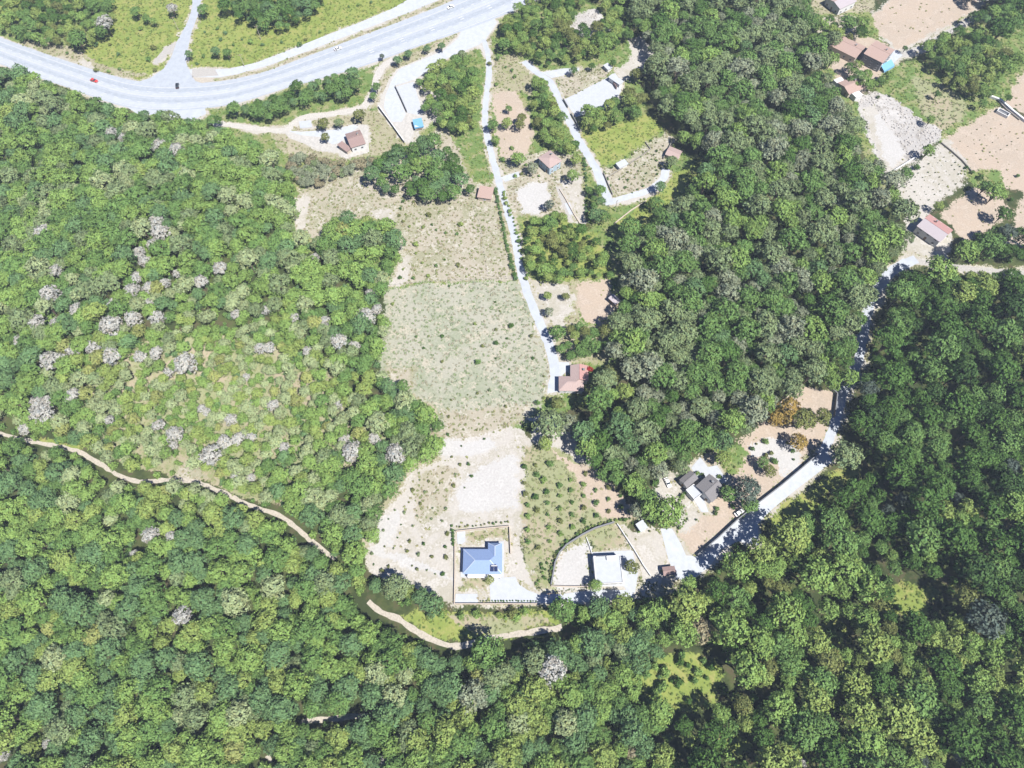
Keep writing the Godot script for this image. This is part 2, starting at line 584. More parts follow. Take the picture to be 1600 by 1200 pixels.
func build_roads() -> void:
	high_a = resample(world_line(HIGH_U), 150)
	high_b = resample(world_line(HIGH_L), 150)
	var outline := PackedVector2Array()
	for p in high_a:
		outline.append(Vector2(p.x, p.z))
	for i in range(high_b.size() - 1, -1, -1):
		outline.append(Vector2(high_b[i].x, high_b[i].z))
	mark_road(outline)
	band("highway", 0.0, 1.0, 0.05, M.asphalt)
	var road: Node = get_node("highway")
	# lanes worn to different greys by traffic
	band("lane", 0.20, 0.33, 0.062, M.asphalt_worn, road)
	band("lane", 0.385, 0.455, 0.062, M.asphalt_pale, road)
	band("lane", 0.60, 0.71, 0.062, M.asphalt_worn, road)
	band("lane", 0.76, 0.90, 0.062, M.asphalt_pale, road)
	band("edge_line", 0.160, 0.168, 0.074, M.line, road)
	band("edge_line", 0.475, 0.483, 0.074, M.line, road)
	band("edge_line", 0.505, 0.513, 0.074, M.line, road)
	band("edge_line", 0.925, 0.933, 0.074, M.line, road)
	for k in range(0, 148, 3):
		band("lane_dash", 0.345, 0.354, 0.074, M.line, road, k, k + 1)
		band("lane_dash", 0.735, 0.744, 0.074, M.line, road, k, k + 1)
	for k in [100, 108, 116, 124, 132]:
		band("lane_arrow", 0.565, 0.580, 0.074, M.line, road, k, k + 1)
		band("lane_arrow", 0.640, 0.655, 0.074, M.line, road, k, k + 1)
	sheet("highway_bay", [190, 162, 255, 168, 320, 166, 322, 178, 300, 188, 265, 181, 215, 178], 0.03, M.asphalt_pale)
	sheet("side_road", [302, -30, 320, -30, 310, 22, 300, 48, 293, 78, 291, 98, 298, 116, 318, 132, 208, 130, 235, 122, 256, 107, 268, 88, 276, 66, 293, 35, 300, 12], 0.03, M.asphalt)
	sheet("side_road", [282, 62, 258, 74, 243, 92, 239, 99, 245, 100, 262, 86, 276, 80], 0.018, M.gravel)
	sheet("service_road", [292, 108, 330, 109, 360, 107, 400, 98, 450, 79, 500, 59, 560, 36, 612, 14, 650, -8, 704, -8, 640, 19, 560, 49, 480, 80, 420, 102, 370, 116, 340, 121, 305, 122], 0.024, M.concrete)
	sheet("yard", [300, 108, 335, 107, 342, 118, 300, 121], 0.030, M.gravel)
	sheet("traffic_island", [301, 121, 336, 121, 331, 127, 316, 130, 306, 127], 0.095, M.trail)
	# lanes and lots beyond the highway
	sheet("yard", [725, 40, 770, 24, 778, 36, 760, 62, 768, 88, 758, 90, 750, 74, 735, 72, 700, 92, 670, 110, 650, 124, 656, 150, 664, 172, 660, 184, 646, 206, 640, 222, 632, 222, 625, 214, 591, 168, 596, 150, 608, 125, 620, 108, 652, 94, 692, 77, 714, 58], 0.020, M.yard_gravel)
	sheet("yard", [725, 40, 770, 24, 776, 36, 758, 62, 748, 70, 700, 90, 668, 110, 648, 124, 616, 134, 622, 150, 634, 178, 628, 190, 612, 190, 600, 168, 602, 150, 612, 126, 624, 108, 654, 96, 694, 79, 716, 60], 0.026, M.concrete)
	sheet("yard", [618, 136, 646, 128, 657, 165, 655, 180, 636, 176], 0.032, M.white_slab)
	ribbon("lane_road", [624, 89, 602, 101, 590, 118, 583, 145, 568, 168], 4.2, 4.0, 0.036, M.dirt, 0.2)
	ribbon("lane_road", [566, 169, 520, 178, 482, 182, 462, 190, 446, 203, 410, 202, 352, 194, 330, 192], 4.0, 3.2, 0.028, M.dirt, 0.25)
	sheet("yard", [444, 206, 470, 206, 520, 203, 552, 194, 574, 195, 577, 238, 540, 248, 528, 238, 505, 236, 480, 226, 452, 216], 0.018, M.yard_gravel)
	sheet("yard", [448, 204, 470, 206, 520, 203, 552, 195, 560, 198, 545, 210, 532, 222, 520, 226, 500, 214, 470, 211], 0.024, M.concrete)
	sheet("slab", [467, 190, 486, 188, 488, 199, 469, 201], 0.16, M.white_slab)
	var farm := [756, 62, 762, 84, 764, 110, 760, 150, 758, 190, 764, 225, 773, 260, 781, 290, 793, 330, 804, 370, 811, 410, 819, 442, 833, 480, 848, 515, 861, 550, 868, 582, 863, 608]
	ribbon("farm_road", farm, 2.9, 4.2, 0.032, M.asphalt_pale, 0.28)
	sheet("yard", [858, 566, 888, 566, 892, 574, 876, 588, 873, 612, 855, 614, 860, 590], 0.024, M.concrete)
	ribbon("farm_road", [818, 96, 842, 115, 858, 126, 869, 146, 885, 180, 900, 210, 915, 236, 931, 264, 941, 290, 953, 320], 3.6, 4.6, 0.034, M.asphalt_pale, 0.28)
	sheet("yard", [846, 113, 880, 107, 905, 106, 905, 110, 875, 119, 862, 122], 0.022, M.concrete)
	ribbon("lane_road", [952, 316, 975, 309, 1000, 302, 1022, 293, 1036, 280, 1040, 264], 3.4, 4.2, 0.028, M.concrete, 0.25)
	sheet("car_park", [881, 156, 950, 121, 961, 114, 972, 130, 970, 142, 962, 158, 931, 172, 900, 183], 0.026, M.white_slab)
	sheet("yard", [782, 277, 810, 268, 812, 276, 790, 284], 0.022, M.concrete)
	ribbon("lane_road", [1392, 88, 1412, 84, 1440, 74, 1470, 58, 1500, 40, 1535, 22], 4.2, 2.6, 0.026, M.gravel, 0.3)
	sheet("yard", [1384, 80, 1402, 78, 1410, 86, 1392, 102, 1382, 108, 1376, 102], 0.030, M.concrete)
	ribbon("lane_road", [1432, 405, 1405, 416, 1385, 432, 1368, 456, 1356, 485, 1349, 520, 1342, 560, 1326, 596, 1314, 622, 1308, 650, 1296, 685, 1282, 712], 5.0, 3.6, 0.026, M.asphalt_pale, 0.3)
	ribbon("lane_road", [1425, 408, 1470, 414, 1530, 422, 1605, 428, 1640, 430], 3.6, 3.2, 0.020, M.gravel, 0.3)
	sheet("lane_road", [1262, 724, 1278, 708, 1290, 700, 1300, 722, 1245, 764, 1206, 796, 1184, 818, 1186, 852, 1152, 846, 1130, 857, 1108, 886, 1078, 908, 1056, 904, 1044, 872, 1032, 826, 1050, 826, 1064, 850, 1072, 868, 1090, 869, 1150, 814, 1220, 759], 0.024, M.concrete)
	sheet("driveway", [766, 904, 805, 901, 810, 912, 824, 922, 842, 929, 880, 928, 930, 921, 990, 922, 990, 934, 930, 940, 842, 942, 767, 940, 765, 918], 0.026, M.white_slab)
	sheet("terrace", [720, 856, 762, 856, 762, 846, 787, 846, 787, 902, 720, 902], 0.10, M.white_slab)
	sheet("terrace", [712, 928, 746, 928, 747, 943, 711, 943], 0.12, M.white_slab)
	sheet("slab", [714, 830, 727, 829, 727, 846, 722, 850, 715, 850], 0.10, M.white_slab)
	sheet("terrace", [925, 863, 988, 860, 997, 896, 992, 926, 981, 926, 975, 916, 928, 916], 0.034, M.white_slab)
	sheet("terrace", [1080, 731, 1094, 714, 1106, 730, 1120, 727, 1136, 750, 1131, 758, 1112, 742, 1090, 748], 0.06, M.white_slab)
	sheet("path", [1084, 780, 1096, 772, 1107, 800, 1096, 800], 0.05, M.concrete)
	for a in [[868, 292, 876, 292, 894, 342, 888, 344], [882, 318, 890, 316, 897, 334, 890, 336]]:
		sheet("path", a, 0.03 if a[0] == 868 else 0.042, M.gravel if a[0] == 868 else M.white_slab)

const TRAILS := [
	[-30, 672, 0, 678, 50, 690, 110, 702, 140, 715, 185, 742, 215, 752, 260, 750, 300, 752, 345, 768, 385, 788, 440, 808, 480, 840, 524, 874],
	[575, 940, 596, 957, 622, 967, 660, 992, 712, 1010, 760, 998, 830, 988, 878, 980],
	[470, 1128, 520, 1123, 548, 1120, 575, 1118],
	[418, 1180, 424, 1195, 428, 1215],
]
var trail_lines: Array = []

func build_trails() -> void:
	for k in TRAILS.size():
		trail_lines.append(ribbon("trail", TRAILS[k], [1.7, 2.2, 1.8, 1.6][k], [1.9, 2.3, 2.0, 1.6][k], 0.05, M.trail, 0.3))

func resample(pts: Array, n: int) -> Array:
	var c := Curve3D.new()
	for i in pts.size():
		var a: Vector3 = pts[maxi(0, i - 1)]
		var b: Vector3 = pts[mini(pts.size() - 1, i + 1)]
		var t: Vector3 = (b - a) / 6.0
		c.add_point(pts[i], -t, t)
	var out := []
	var l := c.get_baked_length()
	for i in n + 1:
		out.append(c.sample_baked(l * i / n))
	return out

# ------------------------------------------------------------------ vegetation
func make_crown(seed_: int, lobes: int, leaves: int, leaf: float, squat: float, spread: float) -> ArrayMesh:
	var r := RandomNumberGenerator.new()
	r.seed = seed_
	var c: Array = [[Vector3(0, 0.08, 0), 0.60, 1.0]]
	for i in lobes:
		var a := TAU * (i + r.randf_range(-0.35, 0.35)) / lobes * 2.0
		var inner := i % 2 == 0
		var d := r.randf_range(0.20, 0.42) if inner else r.randf_range(0.48, 0.66) * spread
		var y := r.randf_range(0.22, 0.46) if inner else r.randf_range(-0.28, 0.18)
		c.append([Vector3(cos(a) * d, y * squat, sin(a) * d), r.randf_range(0.27, 0.42), r.randf_range(0.82, 1.18)])
	var area := 0.0
	for l in c:
		area += l[1] * l[1]
	var st := SurfaceTool.new()
	st.begin(Mesh.PRIMITIVE_TRIANGLES)
	for l in c:
		var tufts := maxi(3, int(leaves * l[1] * l[1] / area / 8.0))
		for k in tufts:
			var dir := Vector3(r.randfn(), r.randfn() + 0.25, r.randfn()).normalized()
			if dir.y < -0.55:
				dir.y = -dir.y
			var p0: Vector3 = l[0] + dir * l[1] * r.randf_range(0.74, 1.16) * Vector3(1, squat, 1)
			var buried := false
			for o in c:
				if o != l and ((p0 - o[0]) / Vector3(1, squat, 1)).length() < o[1] * 0.72:
					buried = true
					break
			if buried:
				continue
			var tone: float = l[2] * r.randf_range(0.55, 1.55)
			var warm := r.randf_range(-0.10, 0.12)
			for e in 8:
				var p := p0 + Vector3(r.randfn(), r.randfn(), r.randfn()) * leaf * 0.62
				var nrm := (dir + Vector3(r.randfn(), r.randfn(), r.randfn()) * 0.45).normalized()
				var t := nrm.cross(Vector3(r.randfn(), r.randfn(), r.randfn())).normalized()
				var b := nrm.cross(t)
				var s := leaf * r.randf_range(0.55, 1.05)
				var v := tone * r.randf_range(0.82, 1.18)
				st.set_color(Color(v * (1.0 + warm), v, v * (1.0 - warm)))
				st.set_normal(nrm)
				var q := [t * s * r.randf_range(0.7, 1.1), b * s * r.randf_range(0.5, 0.9), -t * s * r.randf_range(0.7, 1.1), -b * s * r.randf_range(0.5, 0.9)]
				for i in [0, 2, 1, 0, 3, 2]:
					st.add_vertex(p + q[i])
	return st.commit()

func make_trunk() -> ArrayMesh:
	var st := SurfaceTool.new()
	st.begin(Mesh.PRIMITIVE_TRIANGLES)
	var limb := func(a: Vector3, b: Vector3, ra: float, rb: float) -> void:
		var d := (b - a).normalized()
		var t := d.cross(Vector3(0.31, 0.1, 0.94)).normalized()
		var s := d.cross(t)
		for k in 6:
			var e0 := t * cos(TAU * k / 6) + s * sin(TAU * k / 6)
			var e1 := t * cos(TAU * (k + 1) / 6) + s * sin(TAU * (k + 1) / 6)
			for p in [a + e0 * ra, b + e0 * rb, a + e1 * ra, a + e1 * ra, b + e0 * rb, b + e1 * rb]:
				st.add_vertex(p)
	limb.call(Vector3(0, -0.05, 0), Vector3(0.1, 0.6, 0.05), 1.0, 0.7)
	limb.call(Vector3(0.1, 0.6, 0.05), Vector3(-0.1, 1.15, 0.0), 0.7, 0.3)
	limb.call(Vector3(0.1, 0.55, 0.0), Vector3(4.2, 1.02, 1.4), 0.45, 0.18)
	limb.call(Vector3(0.1, 0.6, 0.0), Vector3(-3.6, 1.05, 2.4), 0.45, 0.18)
	limb.call(Vector3(0.1, 0.58, 0.0), Vector3(-0.6, 1.04, -4.2), 0.45, 0.18)
	st.generate_normals()
	return st.commit()

func plant(called: String, label: String, category: String, group: String, p: Vector3, r: float, hc: float, tall: float, colour: String, variant: int, bushy := false) -> void:
	var t := thing(called, label, category, Vector3(p.x, hill(p.x, p.z), p.z), rng.randf() * TAU, group)
	var tr := part("trunk" if not bushy else "stem", trunk_mesh, M.bark, t)
	var thick := maxf(0.05, r * 0.055)
	tr.scale = Vector3(thick, hc, thick)
	var mesh: ArrayMesh = bush_mesh[variant % bush_mesh.size()] if bushy else crown_mesh[variant % crown_mesh.size()]
	var cr := part("crown" if not bushy else "foliage", mesh, leaf_mat[colour], t, Vector3(0, hc, 0))
	cr.scale = Vector3(r, tall, r)

# ---- the woods: outlines of the canopy, the distance between trees and the range of crown radii
const WOODS := [
	# slope with pale crowns, up to the highway
	[[-40, 112, 40, 118, 100, 142, 150, 162, 210, 180, 260, 186, 305, 194, 345, 204, 372, 222, 430, 248, 462, 290, 458, 365, 515, 385, 520, 362, 545, 345, 590, 347, 622, 366, 625, 402, 600, 445, 602, 520, 590, 570, 640, 610, 688, 660, 690, 712, 640, 736, 598, 800, 572, 860, 560, 880, 520, 866, 480, 836, 440, 804, 385, 784, 340, 762, 250, 744, 215, 746, 180, 736, 130, 706, 50, 684, -40, 668], 6.3, 3.2, 5.2, 0],
	# wood along the trail to the foot of the picture
	[[-40, 682, 50, 694, 110, 706, 185, 748, 215, 757, 300, 757, 345, 773, 385, 793, 440, 813, 480, 845, 524, 880, 560, 884, 575, 896, 640, 922, 690, 946, 660, 955, 620, 960, 596, 952, 570, 936, 590, 962, 622, 972, 660, 997, 712, 1016, 760, 1006, 830, 996, 880, 986, 900, 960, 910, 938, 1000, 938, 1040, 930, 1040, 1260, -40, 1260], 6.0, 3.0, 5.0, 1],
	# dark wood beyond the walled lane
	[[1040, 905, 1062, 912, 1085, 910, 1112, 888, 1135, 860, 1160, 850, 1190, 855, 1215, 830, 1290, 782, 1345, 742, 1340, 690, 1320, 650, 1330, 620, 1352, 570, 1366, 500, 1385, 455, 1410, 428, 1450, 424, 1640, 442, 1680, 1260, 1030, 1260, 1030, 930], 6.6, 3.0, 5.6, 2],
	# wood between the farm road and the stony plots
	[[985, -60, 1270, -60, 1262, 20, 1270, 80, 1295, 140, 1330, 200, 1350, 250, 1388, 285, 1418, 345, 1412, 395, 1372, 430, 1348, 480, 1330, 560, 1300, 602, 1250, 598, 1195, 645, 1140, 688, 1090, 710, 1060, 742, 1005, 770, 975, 760, 925, 725, 905, 690, 920, 645, 945, 600, 958, 520, 975, 470, 968, 400, 1000, 375, 1055, 325, 1105, 262, 1070, 200, 1040, 180, 1022, 150, 1010, 115, 1022, 82, 990, 50], 6.5, 3.3, 5.8, 3],
	# clump by the highway
	[[330, 190, 330, 178, 370, 172, 405, 165, 440, 148, 500, 125, 560, 116, 566, 140, 558, 160, 500, 172, 450, 178, 425, 192, 400, 190, 372, 186], 5.0, 2.4, 4.0, 4],
	[[578, 270, 600, 245, 620, 235, 665, 222, 700, 232, 738, 285, 735, 305, 690, 312, 620, 303, 590, 294], 5.4, 2.8, 4.6, 4],
	[[668, 112, 720, 88, 748, 105, 750, 180, 735, 200, 700, 205, 668, 160], 4.6, 2.0, 3.8, 5],
	[[785, 40, 800, 18, 850, -40, 985, -40, 985, 55, 950, 74, 900, 95, 850, 102, 815, 92, 785, 70], 4.8, 1.8, 3.6, 5],
	[[836, 118, 852, 132, 884, 190, 902, 230, 880, 236, 845, 205, 832, 160], 4.4, 1.8, 3.4, 5],
	[[908, 178, 950, 164, 985, 146, 1008, 152, 1008, 176, 975, 184, 940, 202, 918, 196], 4.8, 2.4, 4.2, 5],
	[[822, 345, 880, 330, 920, 350, 955, 400, 958, 428, 900, 432, 850, 444, 824, 418], 6.2, 1.6, 3.4, 5],
	[[868, 512, 905, 506, 958, 508, 950, 545, 918, 562, 885, 562], 5.0, 1.8, 3.6, 6],
	[[920, 290, 938, 286, 955, 338, 930, 345], 4.4, 2.0, 3.2, 4],
	[[1444, 78, 1480, 48, 1530, 52, 1590, 92, 1560, 142, 1520, 148, 1480, 120, 1458, 100], 5.2, 2.0, 4.2, 5],
	[[1262, 50, 1290, 28, 1360, 40, 1352, 56, 1312, 52, 1285, 80, 1292, 110, 1275, 100], 5.4, 2.2, 4.0, 5],
	[[1512, -40, 1600, -60, 1640, -40, 1610, 40, 1560, 50, 1515, 28], 5.4, 2.6, 4.6, 4],
	[[1316, 96, 1345, 100, 1372, 128, 1352, 136, 1330, 116], 4.6, 1.8, 3.2, 5],
	[[450, 234, 490, 240, 530, 250, 580, 240, 592, 250, 530, 268, 490, 286, 448, 276], 3.0, 1.5, 2.4, 7],
	[[-40, -50, 180, -50, 172, 50, 120, 66, 60, 66, -40, 28], 5.4, 1.6, 3.6, 5],
	[[340, -50, 520, -50, 500, 10, 440, 44, 400, 40, 350, 14], 5.6, 2.2, 4.6, 4],
	[[1492, 385, 1530, 372, 1560, 358, 1600, 382, 1640, 390, 1640, 420, 1560, 418, 1500, 412], 5.4, 2.8, 5.0, 2],
	[[985, 770, 1008, 778, 1050, 812, 1020, 820, 990, 800], 5.0, 2.6, 4.4, 3],
	[[1360, 120, 1385, 112, 1392, 120, 1370, 134], 4.0, 1.5, 2.4, 5],
]
const BIGGEST := [1.12, 1.15, 1.42, 1.28, 1.1, 1.1, 1.1, 1.1]
const TALLER := [0.5, 0.0, 2.6, 2.2, 1.0, 0.0, 0.0, -0.6]
const ZONE := [
	{"name": "tree in the wood between the highway and the grey-green meadow", "group": "trees of the wood by the meadow", "mix": ["mid", "fresh", "cool", "fresh", "mid", "fresh", "sage", "pale", "cool"]},
	{"name": "tree in the wood along the dirt trail", "group": "trees along the dirt trail", "mix": ["mid", "fresh", "cool", "fresh", "mid", "lime", "cool", "fresh", "sage"]},
	{"name": "tree in the dark wood beside the concrete lane", "group": "trees beside the concrete lane", "mix": ["dark", "dark", "mid", "dark", "deep", "dark", "mid", "slate"]},
	{"name": "tree in the wood between the farm houses and the stony plots", "group": "trees between farm houses and stony plots", "mix": ["sage", "mid", "sage", "grey_sage", "mid", "sage", "fresh", "dark", "cool"]},
	{"name": "tree in a clump between the highway and the dry field", "group": "clumps between highway and dry field", "mix": ["mid", "dark", "cool", "mid", "fresh"]},
	{"name": "tree in the scrub around the farm plots", "group": "scrub around the farm plots", "mix": ["fresh", "mid", "fresh", "lime", "dark", "olive"]},
	{"name": "tree in the thicket behind the red-roofed house", "group": "thicket behind the red-roofed house", "mix": ["olive", "lime", "mid", "olive"]},
	{"name": "tree in the greyish thicket below the brown-tiled house", "group": "thicket by the brown-tiled house", "mix": ["grey_sage", "straw", "grey_sage", "sage"]},
]
const LANDMARKS := [
	["the trail fork", 712, 1010], ["the trail's end by bare ground", 524, 874], ["the pale glade on the trail", 300, 720], ["the highway bay", 290, 195], ["the highway bend", 100, 150],
	["the dry field's corner", 465, 335], ["the villa's drive", 880, 948], ["the white flat-roofed house", 960, 935], ["the long garden wall", 1180, 815], ["the shaded bend of the lane", 1318, 690],
	["the rose-roofed house", 1440, 425], ["the stony plot", 1345, 210], ["the long barn", 1275, 80], ["the pink-roofed shed", 1078, 250], ["the tilled square", 978, 470], ["the red-roofed house", 945, 600],
	["the grey-roofed annex", 1035, 735], ["the bright grassy clearing", 1060, 1065], ["the small sunny clearing", 1415, 935], ["the bare earth patch", 545, 1120], ["the meadow's corner", 598, 500],
	["the great dark bluish tree", 1540, 968], ["the straw coloured half-bare tree", 1095, 985], ["the walled garden corner", 1230, 610], ["the end of the dirt track", 1005, 110], ["the white car park", 985, 160],
	["the grass slope", 1090, 270], ["the narrowing of the trail", 140, 715], ["the lower trail mouth", 424, 1195], ["the wire fence", 600, 450], ["the terrace of bare soil", 640, 735], ["the concrete lane's end", 1080, 915],
]
# single crowns read from the photograph: x, y, radius in pixels, colour
const SILVER := [72, 365, 16, 245, 350, 16, 252, 365, 16, 242, 385, 14, 272, 380, 10, 228, 410, 12, 190, 400, 10, 215, 435, 12, 208, 455, 14, 234, 451, 12, 260, 445, 10, 279, 430, 9, 315, 442, 14, 345, 421, 14, 82, 462, 18, 60, 505, 16, 90, 507, 12, 180, 477, 11, 122, 485, 12, 175, 510, 20, 210, 500, 15, 247, 499, 14, 36, 535, 14, 80, 565, 18, 100, 562, 12, 118, 550, 13, 148, 545, 14, 175, 557, 16, 220, 559, 12, 291, 570, 20, 235, 475, 11, 90, 425, 12, 492, 405, 10, 526, 400, 8, 497, 436, 10, 579, 459, 9, 509, 504, 11, 570, 497, 18, 590, 485, 10, 530, 535, 16, 555, 542, 10, 416, 487, 9, 480, 472, 8, 407, 546, 11, 115, 620, 14, 274, 680, 16, 362, 657, 12, 332, 712, 20, 352, 692, 14, 317, 640, 9, 394, 685, 10, 394, 747, 9, 237, 837, 16, 270, 840, 12, 212, 866, 8, 552, 707, 20, 620, 710, 20, 585, 687, 12, 597, 655, 10, 529, 635, 9, 445, 700, 10, 287, 962, 18, 5, 1180, 14, 77, 1160, 10, 175, 210, 12, 197, 217, 12, 277, 235, 14, 250, 230, 14, 277, 195, 12, 165, 38, 15, 270, 15, 10, 862, 1045, 26, 600, 1190, 10, 1250, 1192, 10, 1495, 1180, 12]
const SINGLES := [
	[880, 952, 23, "mid", "round green tree standing over the tarmac drive by the villa"],
	[762, 1020, 29, "mid", "wide green tree at the fork of the dirt trail"],
	[740, 1088, 26, "grey_sage", "wide greyish tree in the wood below the trail fork"],
	[860, 662, 27, "sage", "wide sage tree at the corner of the sapling orchard"],
	[888, 662, 18, "grey_sage", "grey-green tree beside the wide sage tree of the orchard corner"],
	[853, 692, 13, "lime", "lime green tree at the tip of the sapling orchard"],
	[1045, 800, 29, "fresh", "big round tree before the grey-roofed house"],
	[1010, 778, 20, "mid", "green tree between the orchard and the big round tree"],
	[945, 742, 13, "mid", "lone round tree at the edge of the sapling orchard"],
	[977, 745, 13, "sage", "small sage tree at the wood's edge by the orchard"],
	[1168, 764, 22, "slate", "dark bluish tree in the garden of the grey-roofed house"],
	[1138, 772, 15, "mid", "green tree against the side of the grey-roofed house"],
	[1172, 788, 15, "mid", "green garden tree beside the long concrete wall"],
	[1130, 716, 15, "lime", "lime green tree behind the grey-roofed house"],
	[1192, 722, 11, "mid", "small green garden tree on the pale bare ground"],
	[1203, 735, 11, "olive", "olive garden tree on the pale bare ground"],
	[1322, 712, 26, "sage", "wide sage tree hanging over the shaded lane"],
	[1326, 590, 17, "fresh", "bright green tree where the lane leaves the wood"],
	[1232, 640, 22, "amber", "thin amber tree in the walled garden corner"],
	[1256, 655, 22, "olive", "olive-gold tree in the walled garden corner"],
	[1212, 652, 17, "amber", "amber tree beside the garden's upper wall"],
	[1285, 650, 15, "olive", "olive-gold tree beside the black-topped garden wall"],
	[1248, 690, 15, "amber", "amber tree above the shaded bend of the lane"],
	[1510, 392, 20, "fresh", "round green tree beside the rose-roofed house"],
	[1546, 382, 22, "mid", "green tree between the two reddish fields"],
	[1556, 302, 16, "fresh", "green tree on the bank between tilled terraces"],
	[1540, 292, 12, "mid", "small green tree on the bank between tilled terraces"],
	[1568, 334, 14, "dark", "dark green tree at the end of the reddish field"],
	[1540, 968, 34, "slate", "great dark bluish tree in the dark wood"],
	[1095, 985, 24, "straw", "straw coloured half-bare tree in the wood below the lane"],
	[990, 1176, 13, "straw", "small straw coloured tree in the lower wood"],
	[986, 886, 13, "olive", "olive tree on the terrace of the white flat-roofed house"],
	[930, 915, 11, "fresh", "small green tree beside the white flat-roofed house"],
	[765, 906, 8, "yellow", "yellow round shrub before the blue-roofed villa"],
	[921, 577, 6, "red", "red flowering tree at the corner of the red-roofed house"],
	[955, 585, 15, "olive", "olive tree in the shade behind the red-roofed house"],
	[978, 612, 16, "lime", "lime green tree at the edge of the wood by the red-roofed house"],
	[908, 628, 10, "lime", "small lime tree below the red-roofed house"],
	[872, 630, 12, "olive", "olive bush-like tree beside the yard of the red-roofed house"],
	[893, 556, 10, "mid", "green tree above the yard of the red-roofed house"],
	[878, 545, 9, "mid", "green tree beside the farm road bend"],
	[852, 422, 14, "fresh", "bright tree beside the farm road by the tilled plots"],
	[856, 462, 8, "lime", "small lime tree on the bare plot by the farm road"],
	[884, 463, 7, "olive", "small olive tree on the bare plot beside the tilled square"],
	[858, 487, 8, "grey_sage", "small grey tree on the bare plot by the farm road"],
	[930, 336, 12, "cool", "tall green tree at the end of the hedge below the lane"],
	[985, 355, 20, "mid", "spreading green tree at the wood's edge below the orchard plot"],
	[1024, 318, 13, "mid", "green tree on the grass slope below the orchard plot"],
	[1032, 292, 10, "cool", "round cool green tree at the lane side of the grass slope"],
	[1050, 252, 11, "sage", "sage tree beside the pink-roofed shed"],
	[1070, 215, 12, "fresh", "bright tree behind the pink-roofed shed"],
	[1477, 127, 7, "yellow", "yellow flowering bush on the green meadow"],
	[1464, 147, 6, "dark", "dark round bush on the green meadow"],
	[1454, 187, 8, "fresh", "small green tree between meadow and stony plot"],
	[1535, 162, 8, "mid", "small tree at the meadow corner by the stone ruin"],
	[1416, 272, 12, "mid", "round tree below the low pale wall"],
	[1450, 236, 11, "fresh", "leafy tree on the bank above the dotted plot"],
	[1466, 322, 9, "lime", "lime bush-like tree behind the rose-roofed house"],
	[1576, 153, 6, "dark", "dark small tree beside the reddish field and ruin"],
	[815, 184, 9, "olive", "olive tree in the tilled plot between the roads"],
	[812, 195, 9, "olive", "second olive tree in the tilled plot between the roads"],
	[792, 192, 9, "lime", "lime tree in the middle of the tilled plot"],
	[795, 170, 6, "mid", "small green tree in the middle of the tilled plot"],
	[770, 195, 10, "mid", "green tree between the farm road and the tilled plot"],
	[774, 218, 8, "fresh", "fresh green tree beside the farm road and tilled plot"],
	[810, 248, 12, "fresh", "green tree beside the blue-walled house"],
	[832, 262, 10, "grey_sage", "greyish tree before the blue-walled house"],
	[900, 248, 10, "lime", "lime tree on the lane side of the blue-walled house"],
	[895, 275, 11, "fresh", "green tree in the strip garden of the blue-walled house"],
	[858, 320, 9, "slate", "dark conifer-like tree over the white stone plot"],
	[862, 350, 12, "mid", "green tree at the foot of the strip garden"],
	[722, 85, 8, "sage", "small sage tree at the tip of the lot by the highway"],
	[690, 72, 7, "cool", "small roadside tree on the verge near the lot"],
	[667, 76, 6, "cool", "small roadside tree in the middle of the verge"],
	[638, 84, 7, "cool", "roadside tree on the verge above the side lane"],
	[621, 94, 8, "cool", "roadside tree where the side lane leaves the verge"],
	[597, 88, 5, "slate", "slim dark tree at the edge of the highway"],
	[665, 168, 8, "mid", "round tree in the yard beside the concrete lot"],
	[655, 128, 7, "mid", "small tree at the upper corner of the concrete lot"],
	[588, 135, 8, "mid", "tree between the side lane and the concrete lot"],
	[583, 150, 7, "mid", "small tree beside the side lane"],
	[562, 180, 11, "olive", "olive tree above the brown-tiled house"],
	[505, 192, 10, "olive", "olive tree on the green between the two lanes"],
	[530, 192, 8, "sage", "sage tree on the green between the two lanes"],
	[508, 214, 8, "olive", "low olive tree in the yard of the brown-tiled house"],
	[295, 85, 7, "cool", "round dark tree at the mouth of the side road"],
	[337, 80, 9, "cool", "round tree on the roadside meadow"],
	[355, 82, 8, "mid", "second round tree on the roadside meadow"],
	[120, 60, 16, "mid", "wide green tree above the highway bend"],
	[317, 15, 10, "mid", "green tree beside the far end of the side road"],
	[228, 28, 7, "mid", "small round tree on the meadow by the side road"],
	[240, 33, 6, "fresh", "fresh round tree on the meadow by the side road"],
	[212, 18, 9, "mid", "green tree on the meadow among scrub"],
	[958, 98, 6, "dark", "small dark tree beside the little white shed"],
	[925, 103, 6, "dark", "small dark tree on the dry strip above the car park"],
	[896, 110, 7, "dark", "dark tree where the yard meets the scrub hill"],
	[995, 115, 11, "olive", "olive tree at the end of the dirt track"],
	[1565, 45, 20, "dark", "big dark tree where the field lane enters the trees"],
	[1414, 76, 5, "dark", "small dark bush at the edge of the tilled field"],
	[1300, 92, 12, "fresh", "tree against the corner of the long pink-roofed barn"],
	[1303, 60, 14, "sage", "sage tree beside the long pink-roofed barn"],
	[1325, 36, 14, "mid", "tree between the upper house and the barn"],
	[1346, 36, 13, "fresh", "bright tree at the corner of the tilled field"],
	[1388, 118, 9, "fresh", "leafy tree beside the blue tarpaulin"],
]
const SAPLINGS := [892, 750, 912, 757, 915, 740, 875, 759, 854, 769, 892, 766, 875, 775, 912, 775, 931, 766, 951, 762, 951, 780, 932, 786, 912, 794, 894, 785, 875, 795, 855, 786, 837, 777, 824, 789, 839, 797, 825, 807, 856, 804, 876, 815, 894, 804, 912, 814, 932, 806, 951, 799, 970, 792, 969, 775, 982, 799, 895, 824, 876, 834, 857, 824, 859, 846, 841, 856, 825, 846, 824, 828, 850, 750, 837, 727, 860, 725, 819, 755, 820, 730, 839, 742, 821, 772]
